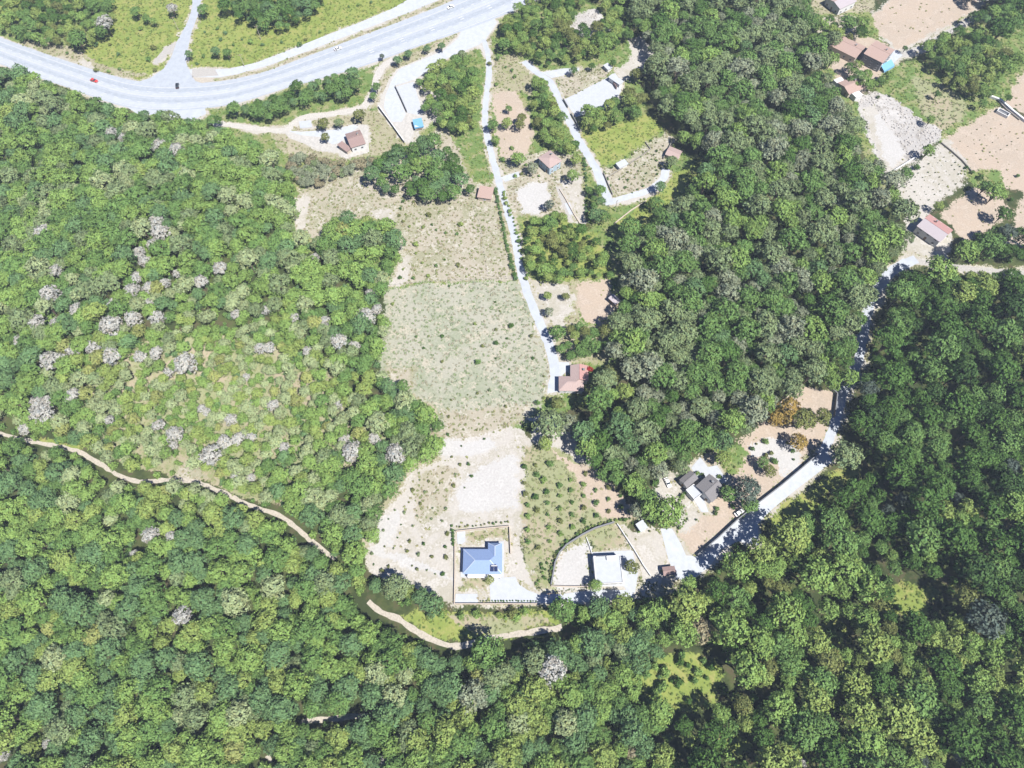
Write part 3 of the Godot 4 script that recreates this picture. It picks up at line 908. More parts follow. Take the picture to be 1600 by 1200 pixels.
const YOUNG := [656, 750, 670, 752, 687, 755, 645, 766, 664, 769, 639, 785, 657, 787, 676, 794, 697, 795, 632, 801, 652, 806, 674, 811, 691, 814, 699, 834, 607, 811, 599, 829, 589, 847, 601, 854, 615, 857, 636, 861, 654, 866, 675, 870, 696, 855, 697, 871, 581, 865, 584, 882, 597, 892, 607, 885, 644, 884, 652, 890, 667, 891, 680, 897, 692, 897, 721, 697, 706, 714, 719, 726, 732, 725, 692, 739, 712, 741, 737, 744, 726, 762, 709, 759, 725, 672, 745, 672, 765, 610, 790, 635, 701, 651, 705, 625, 731, 617, 746, 615, 700, 679, 757, 686, 621, 840, 640, 846, 627, 820, 645, 822, 617, 797, 662, 850]
const FIELD_BUSH := [720, 351, 696, 364, 714, 366, 650, 382, 650, 396, 660, 411, 716, 414, 682, 415, 695, 406, 669, 431, 646, 435, 630, 421, 625, 434, 702, 447, 614, 475, 781, 486, 742, 506, 774, 472, 775, 536, 754, 541, 747, 566, 775, 560, 796, 577, 799, 509, 662, 544, 691, 565, 691, 526, 651, 526, 670, 525, 792, 529, 775, 515, 624, 337, 634, 335, 670, 336, 686, 331, 640, 354, 630, 346, 662, 355, 682, 359, 675, 351, 626, 326, 630, 315, 646, 316, 830, 525, 850, 588, 833, 560, 840, 630, 850, 622]
const PLOT_BUSH := [1034, 207, 1026, 214, 1017, 220, 1025, 223, 1036, 228, 1026, 236, 1022, 242, 1018, 249, 1026, 251, 1031, 259, 1026, 266, 1027, 272, 989, 241, 1001, 245, 993, 256, 1007, 257, 997, 267, 1010, 271, 981, 269, 968, 280, 981, 281, 992, 277, 1005, 280, 1016, 282, 965, 291, 977, 293, 1005, 291, 996, 296, 988, 301, 956, 262, 944, 269, 949, 280, 954, 290, 981, 257]
const ROADSIDE_BUSH := [105, 83, 185, 85, 187, 108, 240, 75, 232, 93, 242, 110, 340, 45, 345, 62, 368, 40, 378, 62, 392, 66, 365, 70, 308, 100, 318, 88, 410, 70, 440, 66, 468, 70, 478, 62, 500, 50, 430, 48, 545, 10, 560, 8, 580, 4, 505, 8, 395, 30, 320, 50, 352, 52, 150, 70, 172, 70, 200, 60, 220, 45, 150, 110, 170, 112]

func hash_tree(placed: Dictionary, p: Vector3, r: float) -> void:
	var k := Vector2i(int(floor(p.x / 8.0)), int(floor(p.z / 8.0)))
	if not placed.has(k):
		placed[k] = []
	placed[k].append([p, r])

func room(placed: Dictionary, p: Vector3, r: float, share: float) -> bool:
	var k := Vector2i(int(floor(p.x / 8.0)), int(floor(p.z / 8.0)))
	for i in range(-1, 2):
		for j in range(-1, 2):
			for q in placed.get(k + Vector2i(i, j), []):
				if Vector2(q[0].x - p.x, q[0].z - p.z).length() < (q[1] + r) * share:
					return false
	return true

func height_for(r: float) -> float:
	return r * 1.35 + 1.2

var yellow_noise := FastNoiseLite.new()
var patch_noise := FastNoiseLite.new()

func build_trees() -> void:
	yellow_noise.seed = 5
	yellow_noise.frequency = 0.02
	patch_noise.seed = 9
	patch_noise.frequency = 0.035
	var glade := at(350, 635)
	var front := at(1180, 1010)
	trunk_mesh = make_trunk()
	for k in 8:
		crown_mesh.append(make_crown(40 + k, 14 + k % 4 * 2, 3000, 0.092, 0.80 + 0.06 * (k % 3), 0.95 + 0.05 * (k % 3)))
	for k in 4:
		bush_mesh.append(make_crown(90 + k, 8, 700, 0.17, 0.85, 0.9))
	var placed := {}
	# crowns that the photograph shows one by one
	for s in SINGLES:
		var r: float = s[2] * per_px(s[0], s[1], 5.0)
		var p := at(s[0], s[1], height_for(r))
		var low: bool = r < 2.6
		plant("garden_tree", s[4], "tree", "", p, r, height_for(r), r * 0.95, s[3], rng.randi() % 8)
		hash_tree(placed, p, r)
	for k in range(0, SILVER.size(), 3):
		var r: float = SILVER[k + 2] * per_px(SILVER[k], SILVER[k + 1], 7.0) * 0.95
		var p := at(SILVER[k], SILVER[k + 1], height_for(r))
		if room(placed, p, r, 0.42):
			plant("silver_tree", "pale silvery crown standing out among the green trees of the wood", "tree", "pale silvery trees in the woods", p, r, height_for(r) + 0.9, r * 0.95, "silver", rng.randi() % 8)
			hash_tree(placed, p, r)
	# the woods
	var all := []
	for w in WOODS:
		var poly := flat(w[0], 6.0)
		var lo := poly[0]
		var hi := poly[0]
		for p in poly:
			lo = Vector2(minf(lo.x, p.x), minf(lo.y, p.y))
			hi = Vector2(maxf(hi.x, p.x), maxf(hi.y, p.y))
		for stage in 2:
			var s: float = w[1] * ((0.66 if w[4] < 4 else 0.76) if stage == 1 else 2.0)
			var row := 0
			var z := lo.y
			while z <= hi.y:
				var x := lo.x + (s * 0.5 if row % 2 else 0.0)
				while x <= hi.x:
					var q := Vector2(x + rng.randf_range(-0.42, 0.42) * s, z + rng.randf_range(-0.42, 0.42) * s)
					var r: float = lerpf(w[2], w[3], pow(rng.randf(), 1.4)) if stage == 1 else w[3] * rng.randf_range(0.95, BIGGEST[w[4]])
					x += s
					if not Geometry2D.is_point_in_polygon(q, poly):
						continue
					var scrub: float = maxf(0.0, 1.0 - Vector2((q.x - glade.x) / 85.0, (q.y - glade.z) / 62.0).length()) if w[4] < 2 else 0.0
					if stage == 0 and scrub > 0.25:
						continue
					r *= 1.0 - 0.38 * minf(1.0, scrub * 1.6)
					var p := Vector3(q.x, hill(q.x, q.y), q.y)
					if near_trail(p, r * 0.72 + 1.2) or not room(placed, p, r, [0.47, 0.48, 0.55, 0.52, 0.52, 0.52, 0.52, 0.42][w[4]]):
						continue
					var px := to_px(p + Vector3(0, height_for(r), 0))
					if px.x < -90 or px.x > 1690 or px.y < -70 or px.y > 1270:
						continue
					if over_road(p, r * 0.62):
						continue
					var gk := ground_kind(p.x, p.z)
					if w[4] == 2 and near_lush(p, r * 0.55):
						continue
					if gk == RUBBLE:
						continue
					if (gk == LUSH or gk == DRY) and w[4] < 4:
						if rng.randf() < 1.1:
							continue
					hash_tree(placed, p, r)
					var mix: Array = ZONE[w[4]].mix
					if w[4] == 2 and Vector2((q.x - front.x) / 75.0, (q.y - front.z) / 45.0).length() < 1.0 + rng.randf_range(-0.2, 0.2):
						mix = ["mid", "fresh", "dark", "fresh", "lime", "mid", "olive", "fresh"]
					var n := yellow_noise.get_noise_2d(q.x, q.y)
					# kinds of tree grow in patches
					var patch := patch_noise.get_noise_2d(q.x, q.y) * 1.6 + rng.randf_range(-0.45, 0.45)
					var c: String = mix[clampi(int((patch * 0.5 + 0.5) * mix.size()), 0, mix.size() - 1)]
					if w[4] <= 1:
						var light := scrub * 1.3
						if rng.randf() < light * 1.2 + maxf(n, 0.0) * 0.45:
							c = ["lime", "fresh", "pale", "lime", "pale", "pale", "pale", "fresh", "yellow"][rng.randi() % 9] if rng.randf() < 0.95 or w[4] == 1 else "silver"
					elif n > 0.28 and rng.randf() < 0.6 and w[4] == 2:
						c = ["fresh", "lime"][rng.randi() % 2]
					all.append([px, p, r, c, w[4], r / (p - Vector3(0, CAM_H, 0)).dot(fwd)])
				z += s * 0.87
				row += 1
	all.sort_custom(func(a, b): return a[5] > b[5])
	var kinds := {"mid": "broadleaf_tree", "fresh": "broadleaf_tree", "cool": "broadleaf_tree", "dark": "dark_tree", "deep": "dark_tree", "lime": "yellowish_tree", "yellow": "yellowish_tree", "olive": "yellowish_tree", "sage": "sage_tree", "grey_sage": "sage_tree", "slate": "sage_tree", "pale": "yellowish_tree", "silver": "silver_tree", "straw": "sage_tree"}
	var look := {"broadleaf_tree": "leafy green ", "dark_tree": "dark green ", "yellowish_tree": "yellow-green ", "sage_tree": "grey-green ", "silver_tree": "silvery "}
	var marks := []
	for l in LANDMARKS:
		marks.append([l[0], at(l[1], l[2])])
	var count := {}
	var rest := []
	for k in 8:
		rest.append([])
	var most := {"broadleaf_tree": 290, "dark_tree": 140, "yellowish_tree": 140, "sage_tree": 140, "silver_tree": 60}
	for t in all:
		var kind: String = kinds[t[3]]
		var inside: bool = t[0].x > -10 and t[0].x < 1610 and t[0].y > -10 and t[0].y < 1210
		if inside and count.get(kind, 0) < most[kind]:
			count[kind] = count.get(kind, 0) + 1
			var z: Dictionary = ZONE[t[4]]
			var near := ""
			var gap := 26.0
			for l in marks:
				var d: float = (l[1] - t[1]).length()
				if d < gap:
					gap = d
					near = l[0]
			var size := "broad " if t[2] > 4.4 else ("small " if t[2] < 3.6 else "")
			var label: String = size + look[kind] + (z.name if near == "" else "tree of the wood, near " + near)
			plant(kind, label, "tree", look[kind] + (z.group if near == "" else "trees near " + near), t[1], t[2], height_for(t[2]) + TALLER[t[4]] + rng.randf_range(-0.8, 1.2), t[2] * rng.randf_range(0.85, 1.1), t[3], rng.randi() % 8)
		else:
			rest[rng.randi() % 8].append(t)
	# the smaller, farther trees of the same woods
	var mass := Node3D.new()
	mass.name = "woodland"
	add_child(mass)
	tag(mass, "dense mass of smaller green trees filling the woods", "woodland", "", "stuff")
	for k in 8:
		var mm := MultiMesh.new()
		mm.transform_format = MultiMesh.TRANSFORM_3D
		mm.use_colors = true
		mm.mesh = crown_mesh[k]
		mm.instance_count = rest[k].size()
		for i in rest[k].size():
			var t: Array = rest[k][i]
			var b := Basis(Vector3.UP, rng.randf() * TAU).scaled(Vector3(t[2], t[2] * rng.randf_range(0.85, 1.1), t[2]))
			mm.set_instance_transform(i, Transform3D(b, t[1] + Vector3(0, height_for(t[2]) + TALLER[t[4]] + rng.randf_range(-0.8, 1.2), 0)))
			var c: Array = PALETTE[t[3]]
			var v := rng.randf_range(0.86, 1.14)
			mm.set_instance_color(i, Color(c[0] * v, c[1] * v, c[2] * v))
		var o := MultiMeshInstance3D.new()
		o.name = "tree_crowns"
		o.multimesh = mm
		o.material_override = leaf_plain
		o.set_meta("kind", "stuff")
		mass.add_child(o, true)
	print("trees placed: ", all.size(), " individuals: ", count)

func build_undergrowth() -> void:
	var spots := []
	for w in WOODS:
		if w[4] > 3:
			continue
		var poly := flat(w[0])
		var lo := poly[0]
		var hi := poly[0]
		for p in poly:
			lo = Vector2(minf(lo.x, p.x), minf(lo.y, p.y))
			hi = Vector2(maxf(hi.x, p.x), maxf(hi.y, p.y))
		var n := int((hi.x - lo.x) * (hi.y - lo.y) / (11.0 if w[4] < 2 else 34.0))
		for i in n:
			var q := Vector2(rng.randf_range(lo.x, hi.x), rng.randf_range(lo.y, hi.y))
			if not Geometry2D.is_point_in_polygon(q, poly):
				continue
			var k := ground_kind(q.x, q.y)
			if k != FLOOR and k != GREEN and k != LUSH and k != ORCHARD:
				continue
			var p := Vector3(q.x, hill(q.x, q.y), q.y)
			if near_trail(p, 2.0):
				continue
			spots.append([p, w[4]])
	var mm := MultiMesh.new()
	mm.transform_format = MultiMesh.TRANSFORM_3D
	mm.use_colors = true
	mm.mesh = bush_mesh[1]
	mm.instance_count = spots.size()
	for i in spots.size():
		var r := rng.randf_range(0.9, 2.3)
		mm.set_instance_transform(i, Transform3D(Basis(Vector3.UP, rng.randf() * TAU).scaled(Vector3(r, r * rng.randf_range(0.9, 1.6), r)), spots[i][0] + Vector3(0, r * 0.6, 0)))
		var zone: int = spots[i][1]
		var c: Array = PALETTE[(["mid", "fresh", "fresh", "cool"] if zone < 2 else ["dark", "mid", "dark", "fresh"])[rng.randi() % 4]]
		mm.set_instance_color(i, Color(c[0], c[1], c[2]))
	var o := MultiMeshInstance3D.new()
	o.name = "undergrowth"
	o.multimesh = mm
	o.material_override = leaf_plain
	add_child(o)
	tag(o, "leafy undergrowth filling the gaps between the trees", "undergrowth", "", "stuff")
	print("undergrowth: ", spots.size())

func near_lush(p: Vector3, d: float) -> bool:
	for k in 6:
		if ground_kind(p.x + cos(TAU * k / 6.0) * d, p.z + sin(TAU * k / 6.0) * d) == LUSH:
			return true
	return false

func over_road(p: Vector3, d: float) -> bool:
	for k in 8:
		if ground_kind(p.x + cos(TAU * k / 8.0) * d, p.z + sin(TAU * k / 8.0) * d) == ROAD:
			return true
	return ground_kind(p.x, p.z) == ROAD

func near_trail(p: Vector3, reach: float) -> bool:
	for k in trail_lines.size():
		var line: Array = trail_lines[k]
		var d := reach * 1.5 + 0.8 if k == 1 else (reach if k == 0 else reach * 0.6)
		for q in line:
			if absf(q.x - p.x) < d and absf(q.z - p.z) < d and Vector2(q.x - p.x, q.z - p.z).length() < d:
				return true
	return false

func bushes(a: Array, called: String, label: String, category: String, group: String, r0: float, r1: float, mix: Array) -> void:
	for k in range(0, a.size(), 2):
		var r := lerpf(r0, r1, pow(rng.randf(), 1.5))
		var p := at(a[k], a[k + 1], r * 0.6)
		plant(called, label, category, group, p, r, r * 0.75, r * 0.9, mix[rng.randi() % mix.size()], rng.randi() % 4, true)

func row_of(a: Array, n: int, jitter: float) -> Array:
	var line := resample(world_line(a), n)
	var out := []
	for p in line:
		var q := to_px(p + Vector3(rng.randf_range(-jitter, jitter), 0, rng.randf_range(-jitter, jitter)))
		out.append(q.x)
		out.append(q.y)
	return out

func build_bushes() -> void:
	bushes(SAPLINGS, "orchard_sapling", "round young fruit tree in rows on the grassy orchard slope", "fruit tree", "fruit trees of the orchard slope", 1.05, 1.8, ["mid", "fresh", "dark", "olive"])
	bushes(YOUNG, "olive_sapling", "tiny sparse sapling on the pale bare ground beside the villa", "sapling", "saplings on the bare ground", 0.45, 1.15, ["olive", "olive", "sage", "dark"])
	bushes(FIELD_BUSH, "field_bush", "low green bush dotted over the dry field and meadow", "bush", "bushes in the fields", 0.6, 1.7, ["olive", "lime", "mid", "dark"])
	bushes(PLOT_BUSH, "plot_bush", "small dark bush in the fenced orchard plot by the lane", "bush", "bushes in the fenced plot", 0.5, 0.95, ["dark", "mid", "olive"])
	bushes(ROADSIDE_BUSH, "meadow_bush", "small bush on the roadside meadow above the highway", "bush", "bushes on the roadside meadow", 0.9, 2.0, ["mid", "fresh", "olive", "cool"])
	bushes(row_of([751, 939, 838, 939], 19, 0.15), "clipped_shrub", "small clipped shrub in the row along the villa's drive", "shrub", "shrubs along the villa's drive", 0.35, 0.5, ["dark", "mid"])
	bushes(row_of([707, 823, 750, 820, 795, 815], 14, 0.35), "wall_shrub", "small dark shrub outside the villa's back wall", "shrub", "shrubs outside the villa's back wall", 0.4, 0.8, ["dark", "olive"])
	bushes(row_of([707, 828, 708, 850], 4, 0.2), "dark_shrub", "dense dark shrub at the villa's wall corner", "shrub", "shrubs at the villa's wall corner", 0.8, 1.0, ["dark"])
	bushes(row_of([858, 908, 864, 880, 872, 862, 884, 849, 910, 831, 930, 821, 958, 813, 985, 812], 34, 0.5), "fence_shrub", "shrub in the loose row outside the curved stone wall", "shrub", "shrubs outside the curved wall", 0.5, 1.1, ["dark", "olive", "mid", "lime"])
	bushes(row_of([774, 296, 780, 327, 786, 355, 792, 382, 800, 415, 806, 436], 34, 0.4), "hedge_shrub", "dark shrub in the hedgerow between dry field and farm road", "shrub", "hedgerow along the farm road", 0.8, 1.4, ["dark", "mid", "cool"])
	bushes(row_of([786, 300, 797, 330, 808, 365, 816, 400, 824, 436], 22, 0.6), "verge_shrub", "green shrub on the verge of the farm road", "shrub", "shrubs on the farm road verge", 0.7, 1.5, ["fresh", "lime", "mid"])
	bushes(row_of([913, 248, 916, 290, 917, 330, 920, 345], 16, 0.4), "boundary_shrub", "dark shrub along the garden boundary by the lane", "shrub", "shrubs along the garden boundary", 0.8, 1.5, ["dark", "mid", "cool"])
	bushes([848, 895, 852, 890, 846, 882, 855, 880, 858, 873, 850, 902, 842, 908, 853, 905, 860, 885, 838, 912, 847, 888], "bank_shrub", "little shrub on the green bank beside the curved wall", "shrub", "shrubs on the green bank", 0.5, 0.9, ["dark", "fresh", "mid"])
	bushes([1150, 764, 1145, 792, 1160, 806, 1120, 795, 1118, 802, 1088, 812, 1070, 770, 1066, 776, 1124, 745, 1131, 757, 1098, 742, 1090, 740, 1148, 730, 1176, 702, 1182, 694, 1197, 712, 1205, 708, 1209, 720, 1212, 722, 1238, 705, 1240, 718, 1230, 692, 1196, 690, 1062, 825], "garden_shrub", "shrub in the garden of the grey-roofed house", "shrub", "shrubs of the grey-roofed house's garden", 0.6, 1.6, ["dark", "olive", "mid", "fresh"])
	bushes([765, 100, 776, 132, 796, 140, 815, 143, 805, 120, 790, 105, 778, 92, 790, 82, 800, 110, 775, 225, 800, 232, 785, 250, 830, 240, 822, 258, 842, 275, 805, 275, 815, 272], "plot_shrub", "shrub at the edges of the tilled plot between the roads", "shrub", "shrubs round the tilled plot", 0.8, 1.9, ["mid", "fresh", "olive"])
	bushes([1002, 818, 1015, 830, 998, 831, 990, 818], "shed_shrub", "low shrub round the small white shed", "shrub", "shrubs round the white shed", 0.5, 0.9, ["olive", "fresh"])
	bushes([720, 963, 745, 960, 780, 962, 800, 958, 690, 960, 672, 965, 820, 955, 790, 966, 806, 965], "bank_bush", "round bush on the grassy bank between trail and villa", "bush", "bushes on the bank by the trail", 0.9, 2.6, ["fresh", "lime", "olive"])
	var vines := []
	for i in 9:
		for j in 7:
			var u := i / 8.0
			var v := j / 6.0
			var q := Vector2(1412, 292).lerp(Vector2(1476, 232), u).lerp(Vector2(1440, 335).lerp(Vector2(1512, 272), u), v)
			vines.append(q.x + rng.randf_range(-2, 2))
			vines.append(q.y + rng.randf_range(-2, 2))
	bushes(vines, "vine_plant", "tiny vine in loose rows on the pale plot above the rose-roofed house", "vine", "vines on the pale plot", 0.25, 0.5, ["olive", "dark", "sage"])
	vines = []
	for i in 7:
		for j in 4:
			var q := Vector2(1500, 220).lerp(Vector2(1552, 185), i / 6.0) + Vector2(13, 10) * j
			vines.append(q.x + rng.randf_range(-1.5, 1.5))
			vines.append(q.y + rng.randf_range(-1.5, 1.5))
	bushes(vines, "row_plant", "tiny plant in rows on the tilled terrace beside the ruin", "plant", "plants on the tilled terrace", 0.2, 0.4, ["olive", "sage", "dark"])
	bushes([1520, 270, 1532, 278, 1545, 286, 1570, 300, 1580, 312, 1590, 275, 1510, 262, 1432, 262, 1440, 245, 1390, 150, 1372, 152], "terrace_bush", "bush on the banks of the tilled terraces", "bush", "bushes on the terrace banks", 0.8, 2.2, ["mid", "fresh", "dark"])

# grass tufts, weeds and stones too many to count
func build_stuff() -> void:
	var tuft := make_crown(200, 4, 26, 0.42, 0.8, 1.0)
	var dry := []
	var stones := []
	var count := 0
	var tries := 0
	while count < 26000 and tries < 160000:
		tries += 1
		var x := rng.randf_range(X0 + 10, X1 - 10)
		var z := rng.randf_range(Z0 + 10, 10)
		var k := ground_kind(x, z)
		if k == FLOOR or k == PALE or k == ROAD:
			continue
		var c: Array
		match k:
			LUSH: c = [[0.17, 0.22, 0.06], [0.21, 0.24, 0.07], [0.12, 0.18, 0.05]][rng.randi() % 3]
			GREEN: c = [[0.13, 0.20, 0.05], [0.20, 0.25, 0.07], [0.10, 0.16, 0.05]][rng.randi() % 3]
			SAGE: c = [[0.23, 0.26, 0.18], [0.19, 0.24, 0.13], [0.27, 0.26, 0.19]][rng.randi() % 3]
			DRY: c = [[0.29, 0.26, 0.18], [0.24, 0.24, 0.13], [0.18, 0.21, 0.09]][rng.randi() % 3]
			ORCHARD: c = [[0.19, 0.22, 0.10], [0.23, 0.24, 0.13]][rng.randi() % 2]
			VERGE: c = [[0.25, 0.25, 0.14], [0.18, 0.22, 0.08], [0.29, 0.26, 0.18]][rng.randi() % 3]
			RUBBLE:
				if rng.randf() < 0.9:
					stones.append(Vector3(x, 0, z))
				continue
			_:
				if rng.randf() > 0.05:
					continue
				c = [[0.30, 0.29, 0.15], [0.24, 0.26, 0.11]][rng.randi() % 2]
		dry.append([Vector3(x, hill(x, z), z), c])
		count += 1
	var m := StandardMaterial3D.new()
	m.vertex_color_use_as_albedo = true
	m.roughness = 0.9
	m.metallic_specular = 0.1
	var mm := MultiMesh.new()
	mm.transform_format = MultiMesh.TRANSFORM_3D
	mm.use_colors = true
	mm.mesh = tuft
	mm.instance_count = dry.size()
	for i in dry.size():
		var s := rng.randf_range(0.25, 0.62)
		mm.set_instance_transform(i, Transform3D(Basis(Vector3.UP, rng.randf() * TAU).scaled(Vector3(s, s * 0.55, s)), dry[i][0] + Vector3(0, s * 0.25, 0)))
		var c: Array = dry[i][1]
		mm.set_instance_color(i, Color(c[0], c[1], c[2]))
	var o := MultiMeshInstance3D.new()
	o.name = "field_weeds"
	o.multimesh = mm
	o.material_override = m
	add_child(o)
	tag(o, "grass tufts and weeds all over the fields and verges", "weeds", "", "stuff")
	var rock := make_rock()
	for k in 260:
		var q := at(rng.randf_range(1345, 1470), rng.randf_range(150, 270))
		if ground_kind(q.x, q.z) == RUBBLE:
			stones.append(q)
	mm = MultiMesh.new()
	mm.transform_format = MultiMesh.TRANSFORM_3D
	mm.mesh = rock
	mm.instance_count = stones.size()
	for i in stones.size():
		var s := rng.randf_range(0.15, 0.75)
		mm.set_instance_transform(i, Transform3D(Basis(Vector3.UP, rng.randf() * TAU).scaled(Vector3(s, s * 0.6, s * rng.randf_range(0.6, 1.0))), stones[i] + Vector3(0, s * 0.15, 0)))
	o = MultiMeshInstance3D.new()
	o.name = "rubble"
	o.multimesh = mm
	o.material_override = M.rock
	add_child(o)
	tag(o, "broken pale stones strewn over the stony plots", "rubble", "", "stuff")

func make_rock() -> ArrayMesh:
	var r := RandomNumberGenerator.new()
	r.seed = 7
	var s := SphereMesh.new()
	s.radius = 1.0
	s.height = 2.0
	s.radial_segments = 7
	s.rings = 3
	var st := SurfaceTool.new()
	st.create_from(s, 0)
	var mdt := MeshDataTool.new()
	mdt.create_from_surface(st.commit(), 0)
	for i in mdt.get_vertex_count():
		var v := mdt.get_vertex(i)
		mdt.set_vertex(i, v * (1.0 + 0.3 * sin(v.x * 5.0 + v.z * 3.0) * cos(v.y * 4.0)))
	var out := ArrayMesh.new()
	mdt.commit_to_surface(out)
	st.clear()
	st.create_from(out, 0)
	st.generate_normals()
	return st.commit()

# ------------------------------------------------------------------ walls and fences
func wall(called: String, label: String, a: Array, height: float, thick: float, mat: Material, cap: Material = null) -> void:
	var line := world_line(a)
	var mid := Vector3.ZERO
	for p in line:
		mid += p / line.size()
	var t := thing(called, label, "wall", mid)
	for layer in (2 if cap else 1):
		var st := SurfaceTool.new()
		st.begin(Mesh.PRIMITIVE_TRIANGLES)
		st.set_smooth_group(-1)
		var y0 := -0.3 if layer == 0 else height
		var y1 := height if layer == 0 else height + 0.08
		var w := thick * (0.5 if layer == 0 else 0.68)
		for i in line.size():
			var p: Vector3 = line[i] - mid
			var d0: Vector3 = (line[i] - line[maxi(0, i - 1)]).normalized() if i > 0 else (line[1] - line[0]).normalized()
			var d1: Vector3 = (line[mini(line.size() - 1, i + 1)] - line[i]).normalized() if i < line.size() - 1 else d0
			var d: Vector3 = (d0 + d1).normalized()
			var side := Vector3(-d.z, 0, d.x) * (w / maxf(0.5, sqrt((1.0 + d0.dot(d1)) * 0.5)))
			for v in [p - side, p + side]:
				st.add_vertex(Vector3(v.x, y0, v.z))
				st.add_vertex(Vector3(v.x, y1, v.z))
		for i in line.size() - 1:
			var k := i * 4
			for f in [[k, k + 1, k + 4, k + 5], [k + 6, k + 7, k + 2, k + 3], [k + 1, k + 3, k + 5, k + 7]]:
				for j in [f[0], f[2], f[1], f[1], f[2], f[3]]:
					st.add_index(j)
		var e := (line.size() - 1) * 4
		for f in [[2, 3, 0, 1], [e, e + 1, e + 2, e + 3]]:
			for j in [f[0], f[2], f[1], f[1], f[2], f[3]]:
				st.add_index(j)
		st.deindex()
		st.generate_normals()
		part("wall_body" if layer == 0 else "coping", st.commit(), mat if layer == 0 else cap, t)

func fence(label: String, a: Array, spacing: float, height := 1.3) -> void:
	var line := world_line(a)
	var length := 0.0
	for i in line.size() - 1:
		length += (line[i + 1] - line[i]).length()
	var n := int(length / spacing)
	var c := Curve3D.new()
	for p in line:
		c.add_point(p)
	var t := thing("wire_fence", label, "fence", line[0])
	var pts := []
	for i in n + 1:
		var p: Vector3 = c.sample_baked(c.get_baked_length() * i / n) - line[0]
		pts.append(p)
		part("post", box(0.12, height, 0.12), M.pole, t, p + Vector3(0, height / 2.0, 0))
	for y in [0.45, 0.85, 1.22]:
		var st := SurfaceTool.new()
		st.begin(Mesh.PRIMITIVE_TRIANGLES)
		for i in n:
			var p: Vector3 = pts[i] + Vector3(0, y, 0)
			var q: Vector3 = pts[i + 1] + Vector3(0, y, 0)
			var s := (q - p).cross(Vector3.UP).normalized() * 0.008
			for u in [s, Vector3(0, 0.008, 0)]:
				for v in [p - u, q - u, p + u, p + u, q - u, q + u]:
					st.add_vertex(v)
		st.generate_normals()
		part("wire", st.commit(), M.metal, t)

